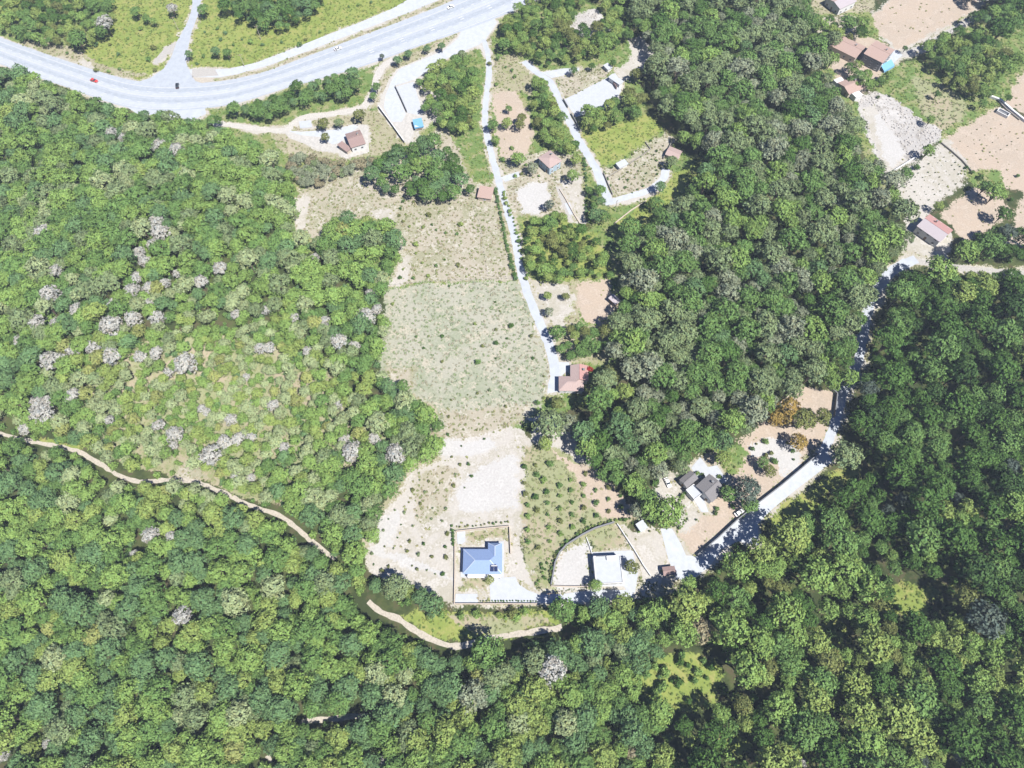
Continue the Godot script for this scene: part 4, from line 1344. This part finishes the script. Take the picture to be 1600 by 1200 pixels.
func build_walls() -> void:
	wall("garden_wall", "cream wall round the villa with the blue roof", [711, 850, 711, 890, 710, 944, 770, 944, 839, 944], 1.3, 0.28, M.cream_wall)
	wall("garden_wall", "cream back wall of the villa plot with two corners", [712, 831, 750, 827, 796, 823, 797, 845, 798, 866], 1.3, 0.28, M.cream_wall)
	wall("stone_wall", "curved stone wall round the pale yard by the orchard", [861, 914, 864, 898, 867, 880, 874, 864, 885, 852, 910, 836, 930, 826, 959, 817], 1.6, 0.4, M.stone_wall, M.grey_wall)
	wall("garden_wall", "pale wall between the flat-roofed house and the bare yard", [964, 819, 979, 842, 992, 862, 1005, 884, 1016, 900], 1.2, 0.3, M.white_wall)
	wall("garden_wall", "low pale wall at the front of the pale yard", [861, 916, 890, 917, 921, 917], 1.0, 0.3, M.cream_wall)
	wall("garden_wall", "thin pale wall between the yard and dry grass patch", [916, 840, 921, 853, 925, 866], 0.8, 0.25, M.white_wall)
	wall("concrete_wall", "long straight wall between the lane and the garden", [1089, 868, 1120, 842, 1150, 814, 1185, 786, 1220, 759, 1252, 732, 1280, 708], 1.9, 0.3, M.stone_wall, M.grey_wall)
	wall("concrete_wall", "dark bent wall at the upper corner of the walled garden", [1302, 652, 1304, 634, 1306, 617, 1294, 606], 2.0, 0.35, M.grey_wall)
	wall("stone_wall", "stone wall between the garden and the upper wood", [1252, 603, 1224, 626, 1194, 652], 1.3, 0.35, M.cream_wall)
	wall("concrete_wall", "straight grey wall along the edge of the concrete lot", [592, 169, 612, 196, 632, 224], 2.0, 0.35, M.grey_wall, M.white_wall)
	wall("concrete_wall", "short grey wall inside the concrete lot", [618, 137, 627, 156, 636, 176], 1.7, 0.3, M.grey_wall)
	wall("concrete_wall", "two-part gate wall between car park and farm road", [880, 157, 887, 169], 1.6, 0.3, M.grey_wall)
	wall("concrete_wall", "second piece of gate wall beside the car park", [892, 179, 899, 191, 906, 205], 1.4, 0.3, M.grey_wall)
	wall("concrete_wall", "brownish end wall of the car park", [952, 121, 957, 130, 963, 140], 1.8, 0.3, M.brown_tile)
	wall("stone_wall", "thin wall along the upper side of the fenced orchard plot", [949, 278, 965, 268, 982, 258, 990, 252, 1004, 243, 1016, 234, 1008, 223], 0.9, 0.3, M.stone_wall)
	wall("stone_wall", "wall between the farm road and the fenced orchard plot", [943, 272, 950, 289, 957, 305], 1.2, 0.3, M.stone_wall)
	wall("stone_wall", "dark wall at the end of the fenced orchard plot", [1036, 249, 1042, 238, 1048, 226], 1.4, 0.3, M.stone_wall)
	wall("concrete_wall", "low pale wall along the foot of the stony plot", [1380, 278, 1404, 263, 1428, 248], 1.2, 0.5, M.white_wall)
	wall("stone_wall", "dry stone bank wall between two tilled terraces", [1470, 224, 1486, 237, 1503, 252, 1517, 268], 0.9, 0.5, M.stone_wall)
	wall("ruined_wall", "pale broken stone wall beside the reddish field", [1546, 152, 1562, 158, 1580, 174, 1600, 190, 1630, 212], 1.3, 1.1, M.white_wall)
	wall("ruined_wall", "second broken wall running beside the pale one", [1556, 156, 1572, 172, 1592, 188], 0.8, 0.5, M.stone_wall)
	wall("stone_wall", "low stone kerb wall along the strip garden", [874, 296, 884, 312, 896, 334, 906, 350], 0.7, 0.35, M.cream_wall)
	wall("stone_wall", "low wall below the lane beside the grass slope", [960, 350, 985, 330, 1010, 314], 0.7, 0.4, M.cream_wall)
	fence("wire fence between the dry field and the grey-green meadow", [602, 447, 640, 443, 680, 440, 720, 438, 760, 437, 800, 436], 2.4)
	fence("wire fence beside the narrow path in the dry field", [738, 318, 750, 350, 756, 390, 763, 432, 800, 434], 2.8)
	fence("wire fence along the farm road's upper meadow", [752, 200, 757, 235, 766, 280], 3.0)

# ------------------------------------------------------------------ buildings
func tri_mesh(tris: Array) -> ArrayMesh:
	var st := SurfaceTool.new()
	st.begin(Mesh.PRIMITIVE_TRIANGLES)
	st.set_smooth_group(-1)
	for f in tris:
		for k in range(1, f.size() - 1):
			for p in [f[0], f[k], f[k + 1]]:
				st.add_vertex(p)
	st.generate_normals()
	return st.commit()

# the four eave corners of a roof in pixels -> centre, turn and size of its plan
func plan(a: Array, eave: float) -> Dictionary:
	var p := []
	for i in 4:
		p.append(at(a[i * 2], a[i * 2 + 1], eave))
	var u: Vector3 = (p[1] - p[0]) + (p[2] - p[3])
	var v: Vector3 = (p[3] - p[0]) + (p[2] - p[1])
	var c: Vector3 = (p[0] + p[1] + p[2] + p[3]) / 4.0
	return {"centre": Vector3(c.x, 0, c.z), "turn": -atan2(u.z, u.x), "w": u.length() / 2.0, "d": v.length() / 2.0}

func slab_roof(called: String, faces: Array, thick: float, mat: Material, parent: Node) -> MeshInstance3D:
	var all := []
	for f in faces:
		all.append(f)
		var low := []
		for p in f:
			low.append(p - Vector3(0, thick, 0))
		for i in f.size():
			var j: int = (i + 1) % f.size()
			all.append([f[j], f[i], low[i], low[j]])
		low.reverse()
		all.append(low)
	return part(called, tri_mesh(all), mat, parent)

func opening(t: Node3D, called: String, where: Vector3, turn: float, w: float, h: float) -> void:
	var f := part(called, box(w, h, 0.10), M.white_wall if called == "window" else M.wood, t, where, Vector3(0, turn, 0))
	if called == "window":
		for s in [-1.0, 1.0]:
			part("pane", box(w * 0.42, h - 0.2, 0.04), M.glass, f, Vector3(s * w * 0.235, 0, 0.05))
		part("sill", box(w + 0.2, 0.08, 0.22), M.white_wall, f, Vector3(0, -h / 2.0 - 0.04, 0.08))
	else:
		part("handle", box(0.05, 0.16, 0.06), M.metal, f, Vector3(w * 0.35, 0, 0.07))

# style: gable_x (ridge along the first edge), gable_z, hip, flat, shed
func house(called: String, label: String, a: Array, eave: float, rise: float, style: String, wall_mat: Material, roof_mat: Material, storeys := 1, second: Material = null, chimney := true, category := "house") -> Node3D:
	var q := plan(a, eave)
	var t := thing(called, label, category, q.centre, q.turn)
	var over := 0.45 if style != "flat" else 0.0
	var w: float = q.w
	var d: float = q.d
	var bw := w - over * 2.0
	var bd := d - over * 2.0
	part("wall", box(bw, eave + 0.2, bd), wall_mat, t, Vector3(0, eave / 2.0 - 0.1, 0))
	var hw := w / 2.0
	var hd := d / 2.0
	var y := eave + 0.06
	var A := Vector3(-hw, y, -hd)
	var B := Vector3(hw, y, -hd)
	var C := Vector3(hw, y, hd)
	var D := Vector3(-hw, y, hd)
	if style == "gable_x" or style == "hip":
		var inset := minf(hd, hw * 0.9) if style == "hip" else 0.0
		var R0 := Vector3(-hw + inset, y + rise, 0)
		var R1 := Vector3(hw - inset, y + rise, 0)
		slab_roof("roof_slope", [[A, B, R1, R0]], 0.14, roof_mat, t)
		slab_roof("roof_slope", [[C, D, R0, R1]], 0.14, second if second else roof_mat, t)
		if style == "hip":
			slab_roof("roof_slope", [[B, C, R1]], 0.14, roof_mat, t)
			slab_roof("roof_slope", [[D, A, R0]], 0.14, roof_mat, t)
		else:
			var gw := bw / 2.0
			for s in [-1.0, 1.0]:
				var g := [Vector3(s * gw, eave, -bd / 2.0), Vector3(s * gw, eave + rise * bd / d - 0.1, 0), Vector3(s * gw, eave, bd / 2.0)]
				if s > 0:
					g.reverse()
				slab_gable(t, g, Vector3(-s * 0.2, 0, 0), wall_mat)
		part("ridge_cap", box(maxf(0.4, R1.x - R0.x), 0.10, 0.34), roof_mat, t, Vector3(0, y + rise + 0.03, 0))
	elif style == "gable_z":
		var R0 := Vector3(0, y + rise, -hd)
		var R1 := Vector3(0, y + rise, hd)
		slab_roof("roof_slope", [[B, C, R1, R0]], 0.14, roof_mat, t)
		slab_roof("roof_slope", [[D, A, R0, R1]], 0.14, second if second else roof_mat, t)
		for s in [-1.0, 1.0]:
			var g := [Vector3(-bw / 2.0, eave, s * bd / 2.0), Vector3(0, eave + rise * bw / w - 0.1, s * bd / 2.0), Vector3(bw / 2.0, eave, s * bd / 2.0)]
			if s < 0:
				g.reverse()
			slab_gable(t, g, Vector3(0, 0, -s * 0.2), wall_mat)
		part("ridge_cap", box(0.34, 0.10, d), roof_mat, t, Vector3(0, y + rise + 0.03, 0))
	elif style == "shed":
		var up_ := Vector3(0, rise, 0)
		slab_roof("roof_slope", [[A + up_, B + up_, C, D]], 0.14, roof_mat, t)
		part("upstand", box(bw, rise, 0.25), wall_mat, t, Vector3(0, eave + rise / 2.0 - 0.1, -bd / 2.0 + 0.14))
	else:
		part("roof_slab", box(w - 0.5, 0.16, d - 0.5), roof_mat, t, Vector3(0, eave + 0.18, 0))
		for s in [-1.0, 1.0]:
			part("parapet", box(w + 0.1, 0.62, 0.24), wall_mat, t, Vector3(0, eave + 0.3, s * (hd - 0.07)))
			part("parapet", box(0.24, 0.62, d - 0.38), wall_mat, t, Vector3(s * (hw - 0.07), eave + 0.3, 0))
	if chimney:
		var c := part("chimney", box(0.7, 1.3, 0.7), M.cream_wall, t, Vector3(hw * 0.45, eave + rise * 0.6 + 0.5, -hd * 0.25))
		part("chimney_cap", box(0.9, 0.12, 0.9), M.grey_wall, c, Vector3(0, 0.71, 0))
	if eave >= 2.3 and w > 4.5:
		for s in storeys:
			var yy := 1.55 + s * 2.8
			var nx := maxi(1, int(bw / 3.4))
			var nz := maxi(1, int(bd / 3.6))
			for i in nx:
				var x := -bw / 2.0 + bw * (i + 0.5) / nx
				opening(t, "window", Vector3(x, yy, bd / 2.0 + 0.03), 0.0, 1.2, 1.3)
				opening(t, "window", Vector3(x, yy, -bd / 2.0 - 0.03), PI, 1.2, 1.3)
			for i in nz:
				var z := -bd / 2.0 + bd * (i + 0.5) / nz
				if s == 0 and i == nz / 2:
					opening(t, "door", Vector3(-bw / 2.0 - 0.03, 1.08, z), -PI / 2, 1.1, 2.15)
				else:
					opening(t, "window", Vector3(-bw / 2.0 - 0.03, yy, z), -PI / 2, 1.2, 1.3)
				opening(t, "window", Vector3(bw / 2.0 + 0.03, yy, z), PI / 2, 1.2, 1.3)
	return t

func bar(called: String, a: Vector3, b: Vector3, w: float, mat: Material, parent: Node) -> void:
	var d := b - a
	var o := part(called, box(w, 0.08, snappedf(d.length(), 0.01)), mat, parent, (a + b) / 2.0)
	o.basis = Basis.looking_at(d.normalized(), Vector3.UP)

func slab_gable(t: Node3D, g: Array, inward: Vector3, mat: Material) -> void:
	var h := []
	for p in g:
		h.append(p + inward)
	part("gable", tri_mesh([g, [h[2], h[1], h[0]], [g[1], g[0], h[0], h[1]], [g[2], g[1], h[1], h[2]]]), mat, t)

# wings and annexes that stand wall to wall with a house are parts of it
func join(main: Node3D, wing: Node3D) -> void:
	for c in wing.get_children():
		var place: Transform3D = main.transform.affine_inverse() * wing.transform * c.transform
		wing.remove_child(c)
		main.add_child(c, true)
		c.transform = place
	remove_child(wing)
	wing.free()

func build_houses() -> void:
	# villa with the blue hip roof and its wing
	var eave := 3.2
	var v := house("villa", "white villa with a blue metal hip roof and a short wing", [723.5, 858, 784.5, 858, 785, 897, 723.5, 897], eave, 2.6, "hip", M.white_wall, M.blue_roof, 1, null, false)
	var wing := plan([762.5, 848.5, 784.5, 848.5, 784.5, 866, 762.5, 866], eave)
	var local: Vector3 = v.transform.affine_inverse() * (wing.centre as Vector3)
	var ww: float = wing.w
	var wd: float = wing.d
	part("wing_wall", box(ww - 0.9, eave, wd - 0.9), M.white_wall, v, local + Vector3(0, eave / 2.0, 0.2))
	var y := eave + 0.1
	var n0 := local + Vector3(-ww / 2.0, y, -wd / 2.0)
	var n1 := local + Vector3(ww / 2.0, y, -wd / 2.0)
	var s0 := local + Vector3(-ww / 2.0, y, wd / 2.0 + 1.0)
	var s1 := local + Vector3(ww / 2.0, y, wd / 2.0 + 1.0)
	var r0 := local + Vector3(0, y + 1.7, -wd / 2.0 + 1.6)
	var r1 := local + Vector3(0, y + 1.7, wd / 2.0 + 1.0)
	slab_roof("roof_slope", [[n1, s1, r1, r0]], 0.14, M.blue_roof, v)
	slab_roof("roof_slope", [[s0, n0, r0, r1]], 0.14, M.blue_roof, v)
	slab_roof("roof_slope", [[n0, n1, r0]], 0.14, M.blue_roof, v)
	part("ridge_cap", box(0.4, 0.1, (r1 - r0).length()), M.blue_roof_cap, v, (r0 + r1) / 2.0 + Vector3(0, 0.04, 0))
	var vp := plan([723.5, 858, 784.5, 858, 785, 897, 723.5, 897], eave)
	var vw: float = vp.w / 2.0
	var vd: float = vp.d / 2.0
	var inset := minf(vd, vw * 0.9)
	for sx in [-1.0, 1.0]:
		for sz in [-1.0, 1.0]:
			if sx < 0 or sz > 0:
				bar("hip_cap", Vector3(sx * vw, eave + 0.10, sz * vd), Vector3(sx * (vw - inset), eave + 2.72, 0), 0.34, M.blue_roof_cap, v)
	bar("hip_cap", n0 + Vector3(0, 0.05, 0), r0 + Vector3(0, 0.05, 0), 0.3, M.blue_roof_cap, v)
	bar("hip_cap", n1 + Vector3(0, 0.05, 0), r0 + Vector3(0, 0.05, 0), 0.3, M.blue_roof_cap, v)
	part("terrace_roof", box(12.5, 0.16, 1.5), M.white_wall, v, Vector3(0.6, 2.95, 5.35))
	for k in 5:
		part("terrace_post", box(0.22, 2.9, 0.22), M.white_wall, v, Vector3(-5.4 + k * 3.0, 1.45, 5.95))
	# solar water heater on its roof
	var sp := at(772, 889, 4.4)
	var sh := thing("solar_water_heater", "dark solar water heater panels with a tank on the blue roof", "solar panel", sp, v.rotation.y)
	for s in [-0.75, 0.75]:
		var pn := part("collector", box(1.2, 0.09, 2.1), M.panel, sh, Vector3(s, 0.35, 0), Vector3(0.5, 0, 0))
		part("collector_frame", box(1.28, 0.05, 2.18), M.metal, pn, Vector3(0, -0.04, 0))
	var tank := CylinderMesh.new()
	tank.top_radius = 0.28
	tank.bottom_radius = 0.28
	tank.height = 2.2
	tank.radial_segments = 14
	part("tank", tank, M.metal, sh, Vector3(0, 1.15, -1.05), Vector3(0, 0, PI / 2))
	for s in [-0.9, 0.9]:
		part("stand_leg", box(0.06, 2.0, 0.06), M.metal, sh, Vector3(s, 0.0, -1.05))
	# white flat-roofed house
	var f := house("flat_roofed_house", "white flat-roofed house beside the curved wall", [927, 870, 968, 867, 974, 911, 931, 912], 3.6, 0.0, "flat", M.white_wall, M.white_slab, 1, null, false)
	part("roof_hatch", box(3.6, 1.0, 1.6), M.white_wall, f, Vector3(1.6, 4.2, -4.2))
	part("roof_kerb", box(4.4, 0.5, 0.2), M.grey_wall, f, Vector3(-1.9, 4.05, -5.1))
	# sheds
	house("garden_shed", "small white shed between the orchard and the bare yard", [993, 819, 1004, 812, 1013, 824, 1001, 832], 2.3, 0.3, "shed", M.white_wall, M.white_slab, 1, null, false, "shed")
	house("garden_shed", "small brown-tiled shed on the bare yard by the lane", [1034, 886, 1053, 884, 1057, 898, 1037, 900], 2.4, 0.6, "gable_x", M.wood, M.brown_tile, 1, null, false, "shed")
	house("garden_shed", "tiny white shed on the dry strip above the car park", [944, 102, 951, 98, 956, 106, 948, 110], 2.2, 0.3, "shed", M.white_wall, M.white_slab, 1, null, false, "shed")
	house("garden_shed", "white flat shed at the upper side of the fenced plot", [963, 255, 977, 249, 981, 256, 967, 264], 2.2, 0.3, "shed", M.white_wall, M.white_slab, 1, null, false, "shed")
	house("car_shelter", "narrow white lean-to roof at the end of the car park", [954, 119, 961, 114, 971, 129, 964, 135], 2.6, 0.3, "shed", M.white_wall, M.white_slab, 1, null, false, "shelter")
	# grey-roofed house: two roofs and a white flat link
	var grey := house("grey_roofed_house", "grey-roofed house with a white flat link among garden trees", [1089, 756, 1111, 740, 1131, 766, 1110, 789], 4.2, 1.5, "gable_x", M.white_wall, M.slate, 1, null, true)
	var grey_annex := house("grey_roofed_annex", "smaller grey-roofed annex beside the grey-roofed house", [1062, 749, 1078, 735, 1092, 747, 1072, 764], 3.2, 1.0, "gable_x", M.white_wall, M.slate, 1, null, false)
	var grey_link := house("flat_annex", "white flat-topped annex joining the two grey roofs", [1072, 765, 1084, 757, 1096, 772, 1084, 782], 2.8, 0.0, "flat", M.white_wall, M.white_slab, 1, null, false, "annex")
	join(grey, grey_annex)
	join(grey, grey_link)
	# red-roofed house
	var red := house("red_roofed_house", "rose-tiled house with a redder wing at the farm road's end", [873, 588, 912, 588, 912, 612, 873, 610], 3.4, 1.7, "hip", M.white_wall, M.rose_tile, 1, null, false)
	var red_wing := house("red_roofed_wing", "redder tiled upper wing of the rose-tiled house", [891, 571, 917, 571, 922, 596, 891, 594], 3.7, 1.6, "gable_z", M.white_wall, M.red_tile, 1, M.rose_tile, true, "house wing")
	join(red, red_wing)
	# rose and white striped roof
	house("rose_roofed_house", "two-storey house with a half rose and half pale sheet roof", [1435, 351, 1453, 334, 1489, 360, 1466, 381], 4.8, 1.5, "gable_z", M.white_wall, M.red_tile, 2, M.lilac_sheet, true)
	# houses at the big tilled field
	house("barn", "long low barn with a pink tiled roof by the tilled field", [1309, 52, 1352, 73, 1339, 92, 1296, 71], 4.0, 1.6, "gable_x", M.cream_wall, M.pink_tile, 1, null, true, "barn")
	house("pink_roofed_house", "tall grey-walled house with a pink tiled roof and blue tarpaulin", [1367, 62, 1397, 78, 1381, 99, 1351, 85], 6.4, 1.5, "gable_x", M.grey_wall, M.pink_tile, 2, null, true)
	house("white_roofed_house", "white house with partly tiled roof by the upper lane", [1290, -2, 1318, -16, 1338, 3, 1313, 14], 4.4, 1.4, "gable_x", M.white_wall, M.rose_tile, 1, M.lilac_sheet, true)
	var low := house("patchwork_house", "low house patched with pink tiles and white flat tops", [1311, 128, 1337, 119, 1351, 137, 1324, 149], 3.2, 1.3, "gable_x", M.cream_wall, M.pink_tile, 1, null, true)
	part("flat_top", box(5.2, 3.0, 4.2), M.white_wall, low, Vector3(-3.4, 1.5, -6.0))
	part("flat_top", box(4.8, 2.9, 4.0), M.white_wall, low, Vector3(-1.2, 1.45, 6.4))
	# the blue-walled house
	house("blue_walled_house", "pink-roofed house with blue and white walls between the roads", [842, 244, 860, 236, 878, 250, 857, 266], 5.2, 1.2, "hip", M.blue_wall, M.rose_tile, 2, null, true)
	# small pink hut
	house("field_hut", "square hut with a plain pink roof beside the farm road", [748, 292, 771, 295, 769, 312, 747, 308], 2.6, 1.0, "shed", M.cream_wall, M.pink_tile, 1, null, false, "hut")
	# shed at the fenced plot
	house("tiled_shed", "pink-roofed shed at the end of the fenced plot", [1040, 240, 1048, 227, 1066, 237, 1058, 250], 2.6, 1.0, "gable_z", M.cream_wall, M.rose_tile, 1, null, false, "shed")
	# brown house by the highway
	var brown := house("brown_tiled_house", "brown-tiled house in the yard beyond the highway clump", [542, 208, 563, 203, 571, 224, 545, 233], 3.6, 1.4, "gable_x", M.white_wall, M.brown_tile, 1, null, true)
	var brown_lean := house("lean_to", "narrow tiled lean-to beside the brown-tiled house", [532, 225, 539, 219, 545, 234, 537, 240], 2.4, 0.5, "shed", M.cream_wall, M.brown_tile, 1, null, false, "lean-to")
	join(brown, brown_lean)
	# blue kiosk
	var kq := plan([645, 184, 659, 182, 661, 200, 648, 203], 2.8)
	var k := thing("kiosk", "blue-covered kiosk in the yard beside the highway lot", "kiosk", kq.centre, kq.turn)
	part("wall", box(4.2, 2.8, 5.0), M.white_wall, k, Vector3(0, 1.4, 0))
	part("awning", box(5.0, 0.14, 6.0), M.tarp, k, Vector3(0, 2.88, 0), Vector3(0.06, 0, 0.04))
	part("awning_flap", box(5.0, 0.7, 0.06), M.tarp, k, Vector3(0, 2.4, 3.0))
	part("counter", box(3.2, 0.1, 0.5), M.wood, k, Vector3(0, 1.0, 2.75))
	# dark lean-to at the tilled square
	house("field_shelter", "grey sheet shelter at the wood's edge by the tilled square", [950, 466, 958, 460, 970, 470, 962, 477], 2.6, 0.4, "shed", M.wood, M.lilac_sheet, 1, null, false, "shelter")
	# blue tarpaulin hung beside the pink-roofed house
	var tq := at(1386, 104, 1.2)
	var tp := thing("tarpaulin", "light blue tarpaulin shelter at the side of the tall pink-roofed house", "tarpaulin", Vector3(tq.x, 0, tq.z), 0.6)
	part("cover", tri_mesh([[Vector3(-4.2, 1.2, 1.8), Vector3(-4.2, 2.7, -1.8), Vector3(4.2, 2.9, -1.8), Vector3(4.2, 1.4, 1.8)], [Vector3(4.2, 1.38, 1.8), Vector3(4.2, 2.88, -1.8), Vector3(-4.2, 2.68, -1.8), Vector3(-4.2, 1.18, 1.8)], [Vector3(-4.2, 0.1, 2.0), Vector3(-4.2, 1.2, 1.8), Vector3(4.2, 1.4, 1.8), Vector3(4.2, 0.1, 2.0)]]), M.tarp, tp)
	for s in [Vector3(-4.1, 0, -1.7), Vector3(4.1, 0, -1.7), Vector3(-4.1, 0, 1.7), Vector3(4.1, 0, 1.7)]:
		part("pole", box(0.1, 2.6 if s.z < 0 else 1.2, 0.1), M.pole, tp, s + Vector3(0, 1.3 if s.z < 0 else 0.6, 0))
	# ruin with a dark yard
	var rq := at(1566, 178)
	var ru := thing("roofless_ruin", "small roofless white ruin with dark inside by the terraces", "ruin", Vector3(rq.x, 0, rq.z), -0.75)
	part("wall", box(6.4, 1.6, 0.4), M.white_wall, ru, Vector3(0, 0.8, 1.8))
	part("wall", box(6.4, 1.1, 0.4), M.white_wall, ru, Vector3(0, 0.55, -1.8))
	part("wall", box(0.4, 1.8, 3.2), M.white_wall, ru, Vector3(-3.0, 0.9, 0))
	part("wall", box(0.4, 1.3, 3.2), M.white_wall, ru, Vector3(3.0, 0.65, 0))
	part("floor_slab", box(5.6, 0.1, 3.2), M.grey_wall, ru, Vector3(0, 0.1, 0))

# ------------------------------------------------------------------ vehicles and poles
func car(label: String, px: Vector2, toward: Vector2, mat: Material) -> void:
	var p := at(px.x, px.y, 0.6)
	var q := at(px.x + toward.x, px.y + toward.y, 0.6)
	var d := q - p
	var t := thing("car", label, "car", Vector3(p.x, 0.08, p.z), atan2(-d.z, d.x), "")
	# length along x; side outline swept across the width, waist wider than roof
	var low := [Vector2(-2.15, 0.35), Vector2(-2.2, 0.72), Vector2(-2.05, 0.95), Vector2(0.95, 0.98), Vector2(2.05, 0.78), Vector2(2.2, 0.55), Vector2(2.15, 0.32)]
	var faces := []
	var l := []
	var r := []
	for v in low:
		var wdt := 0.86 if absf(v.x) < 2.1 else 0.76
		l.append(Vector3(v.x, v.y, -wdt))
		r.append(Vector3(v.x, v.y, wdt))
	for i in low.size():
		var j := (i + 1) % low.size()
		faces.append([l[i], r[i], r[j], l[j]])
	var lr := l.duplicate()
	faces.append(lr)
	var rr := r.duplicate()
	rr.reverse()
	faces.append(rr)
	part("body", tri_mesh(faces), mat, t)
	var a := [Vector3(-1.75, 0.96, -0.78), Vector3(1.0, 0.98, -0.78), Vector3(1.0, 0.98, 0.78), Vector3(-1.75, 0.96, 0.78)]
	var b := [Vector3(-1.25, 1.46, -0.62), Vector3(0.25, 1.47, -0.62), Vector3(0.25, 1.47, 0.62), Vector3(-1.25, 1.46, 0.62)]
	part("windshield", tri_mesh([[a[1], b[1], b[2], a[2]]]), M.glass, t)
	part("rear_window", tri_mesh([[a[3], b[3], b[0], a[0]]]), M.glass, t)
	part("side_window", tri_mesh([[a[0], b[0], b[1], a[1]]]), M.glass, t)
	part("side_window", tri_mesh([[a[2], b[2], b[3], a[3]]]), M.glass, t)
	part("roof", box(1.56, 0.05, 1.28), mat, t, Vector3(-0.5, 1.485, 0))
	var wheel := CylinderMesh.new()
	wheel.top_radius = 0.33
	wheel.bottom_radius = 0.33
	wheel.height = 0.22
	wheel.radial_segments = 14
	var rim := CylinderMesh.new()
	rim.top_radius = 0.2
	rim.bottom_radius = 0.2
	rim.height = 0.24
	rim.radial_segments = 12
	for x in [-1.35, 1.4]:
		for z in [-0.78, 0.78]:
			var wv := part("wheel", wheel, M.rubber, t, Vector3(x, 0.33, z), Vector3(PI / 2, 0, 0))
			part("rim", rim, M.metal, wv)
	for z in [-0.55, 0.55]:
		part("headlight", box(0.06, 0.14, 0.36), M.lamp, t, Vector3(2.16, 0.64, z))
		part("tail_light", box(0.06, 0.16, 0.3), M.tail, t, Vector3(-2.18, 0.76, z))

func utility_pole(label: String, px: float, py: float, h: float, turn: float) -> void:
	var p := at(px, py)
	var t := thing("utility_pole", label, "pole", p, turn)
	var c := CylinderMesh.new()
	c.bottom_radius = 0.19
	c.top_radius = 0.12
	c.height = h + 0.4
	c.radial_segments = 10
	part("shaft", c, M.pole, t, Vector3(0, h / 2.0 - 0.2, 0))
	var arm := part("crossarm", box(2.2, 0.14, 0.14), M.wood, t, Vector3(0, h - 0.5, 0))
	var ins := CylinderMesh.new()
	ins.top_radius = 0.04
	ins.bottom_radius = 0.07
	ins.height = 0.22
	ins.radial_segments = 8
	for x in [-0.95, 0.0, 0.95]:
		part("insulator", ins, M.lamp, arm, Vector3(x, 0.18 if x != 0.0 else 0.32, 0))

func build_small_things() -> void:
	car("red car driving on the highway bend", Vector2(147, 126), Vector2(16, 5), M.car_red)
	car("black car waiting at the mouth of the side road", Vector2(277, 134), Vector2(0, -10), M.car_black)
	car("white car driving on the straight highway", Vector2(528, 76), Vector2(16, -6), M.car_white)
	car("white car parked on bare ground beside the grey-roofed annex", Vector2(1043, 754), Vector2(4, 8), M.car_white)
	car("white car parked between the garden and the long wall", Vector2(1155, 801), Vector2(9, -6), M.car_white)
	car("white car far along the highway near the lot entrance", Vector2(704, 11), Vector2(-16, 6), M.car_white)
	utility_pole("utility pole on the meadow edge above the service road", 382, 104, 8.0, 0.4)
	utility_pole("utility pole on the meadow beside the side road", 279, 47, 8.5, 0.5)
	utility_pole("utility pole among the bushes above the service road", 408, 62, 9.0, 0.4)
	utility_pole("utility pole on the bank beside the villa's drive", 857, 933, 8.5, 0.2)
	utility_pole("utility pole beside the fenced plot's lower corner", 961, 330, 8.0, 0.9)

# ------------------------------------------------------------------ the scene
func _ready() -> void:
	rng.seed = 20240611
	# camera
	cam = Camera3D.new()
	cam.name = "camera"
	add_child(cam)
	cam.position = Vector3(0, CAM_H, 0)
	cam.rotation_degrees = Vector3(-PITCH, 0, 0)
	cam.fov = rad_to_deg(2.0 * atan(600.0 / FOCAL))
	cam.near = 1.0
	cam.far = 6000.0
	right = cam.basis.x
	up = cam.basis.y
	fwd = -cam.basis.z
	# sky
	var env := Environment.new()
	env.background_mode = Environment.BG_SKY
	var sky := ProceduralSkyMaterial.new()
	sky.sky_top_color = Color(0.22, 0.42, 0.75)
	sky.sky_horizon_color = Color(0.62, 0.74, 0.88)
	sky.ground_bottom_color = Color(0.22, 0.24, 0.18)
	sky.ground_horizon_color = Color(0.55, 0.62, 0.66)
	sky.sun_angle_max = 1.0
	var s := Sky.new()
	s.sky_material = sky
	env.sky = s
	env.background_energy_multiplier = 0.33
	env.tonemap_mode = Environment.TONE_MAPPER_LINEAR
	env.tonemap_exposure = 2.12
	env.sdfgi_enabled = true
	env.ssao_enabled = true
	env.ssil_enabled = true
	env.fog_enabled = true
	env.fog_density = 0.00017
	env.fog_light_color = Color(0.80, 0.87, 0.95)
	var we := WorldEnvironment.new()
	we.name = "environment"
	we.environment = env
	add_child(we)
	# the sun stands behind the drone: its shadows all run towards one point of the picture
	var sun := DirectionalLight3D.new()
	sun.name = "sun"
	sun.light_energy = 1.6
	sun.light_color = Color(1.0, 0.975, 0.94)
	sun.light_angular_distance = 0.5
	sun.shadow_enabled = true
	add_child(sun)
	sun.look_at_from_position(Vector3(0, 500, 0), Vector3(0, 500, 0) + ray(370, 630), Vector3.UP)
	# relief under the woods: centre, reach and height
	for b in [[230, 430, 92.0, 92.0, 15.0], [1180, 300, 46.0, 60.0, 7.0], [200, 1010, 60.0, 50.0, 5.0], [1500, 850, 50.0, 60.0, 6.0]]:
		var d := ray(b[0], b[1])
		var p := d * (CAM_H / -d.y)
		bumps.append([p.x, p.z, b[2], b[3], b[4]])
	make_materials()
	build_roads()
	build_trails()
	build_ground()
	print("ground done ", Time.get_ticks_msec())
	build_walls()
	build_houses()
	build_small_things()
	print("things done ", Time.get_ticks_msec())
	build_trees()
	build_undergrowth()
	build_bushes()
	print("plants done ", Time.get_ticks_msec())
	build_stuff()
	print("stuff done ", Time.get_ticks_msec())
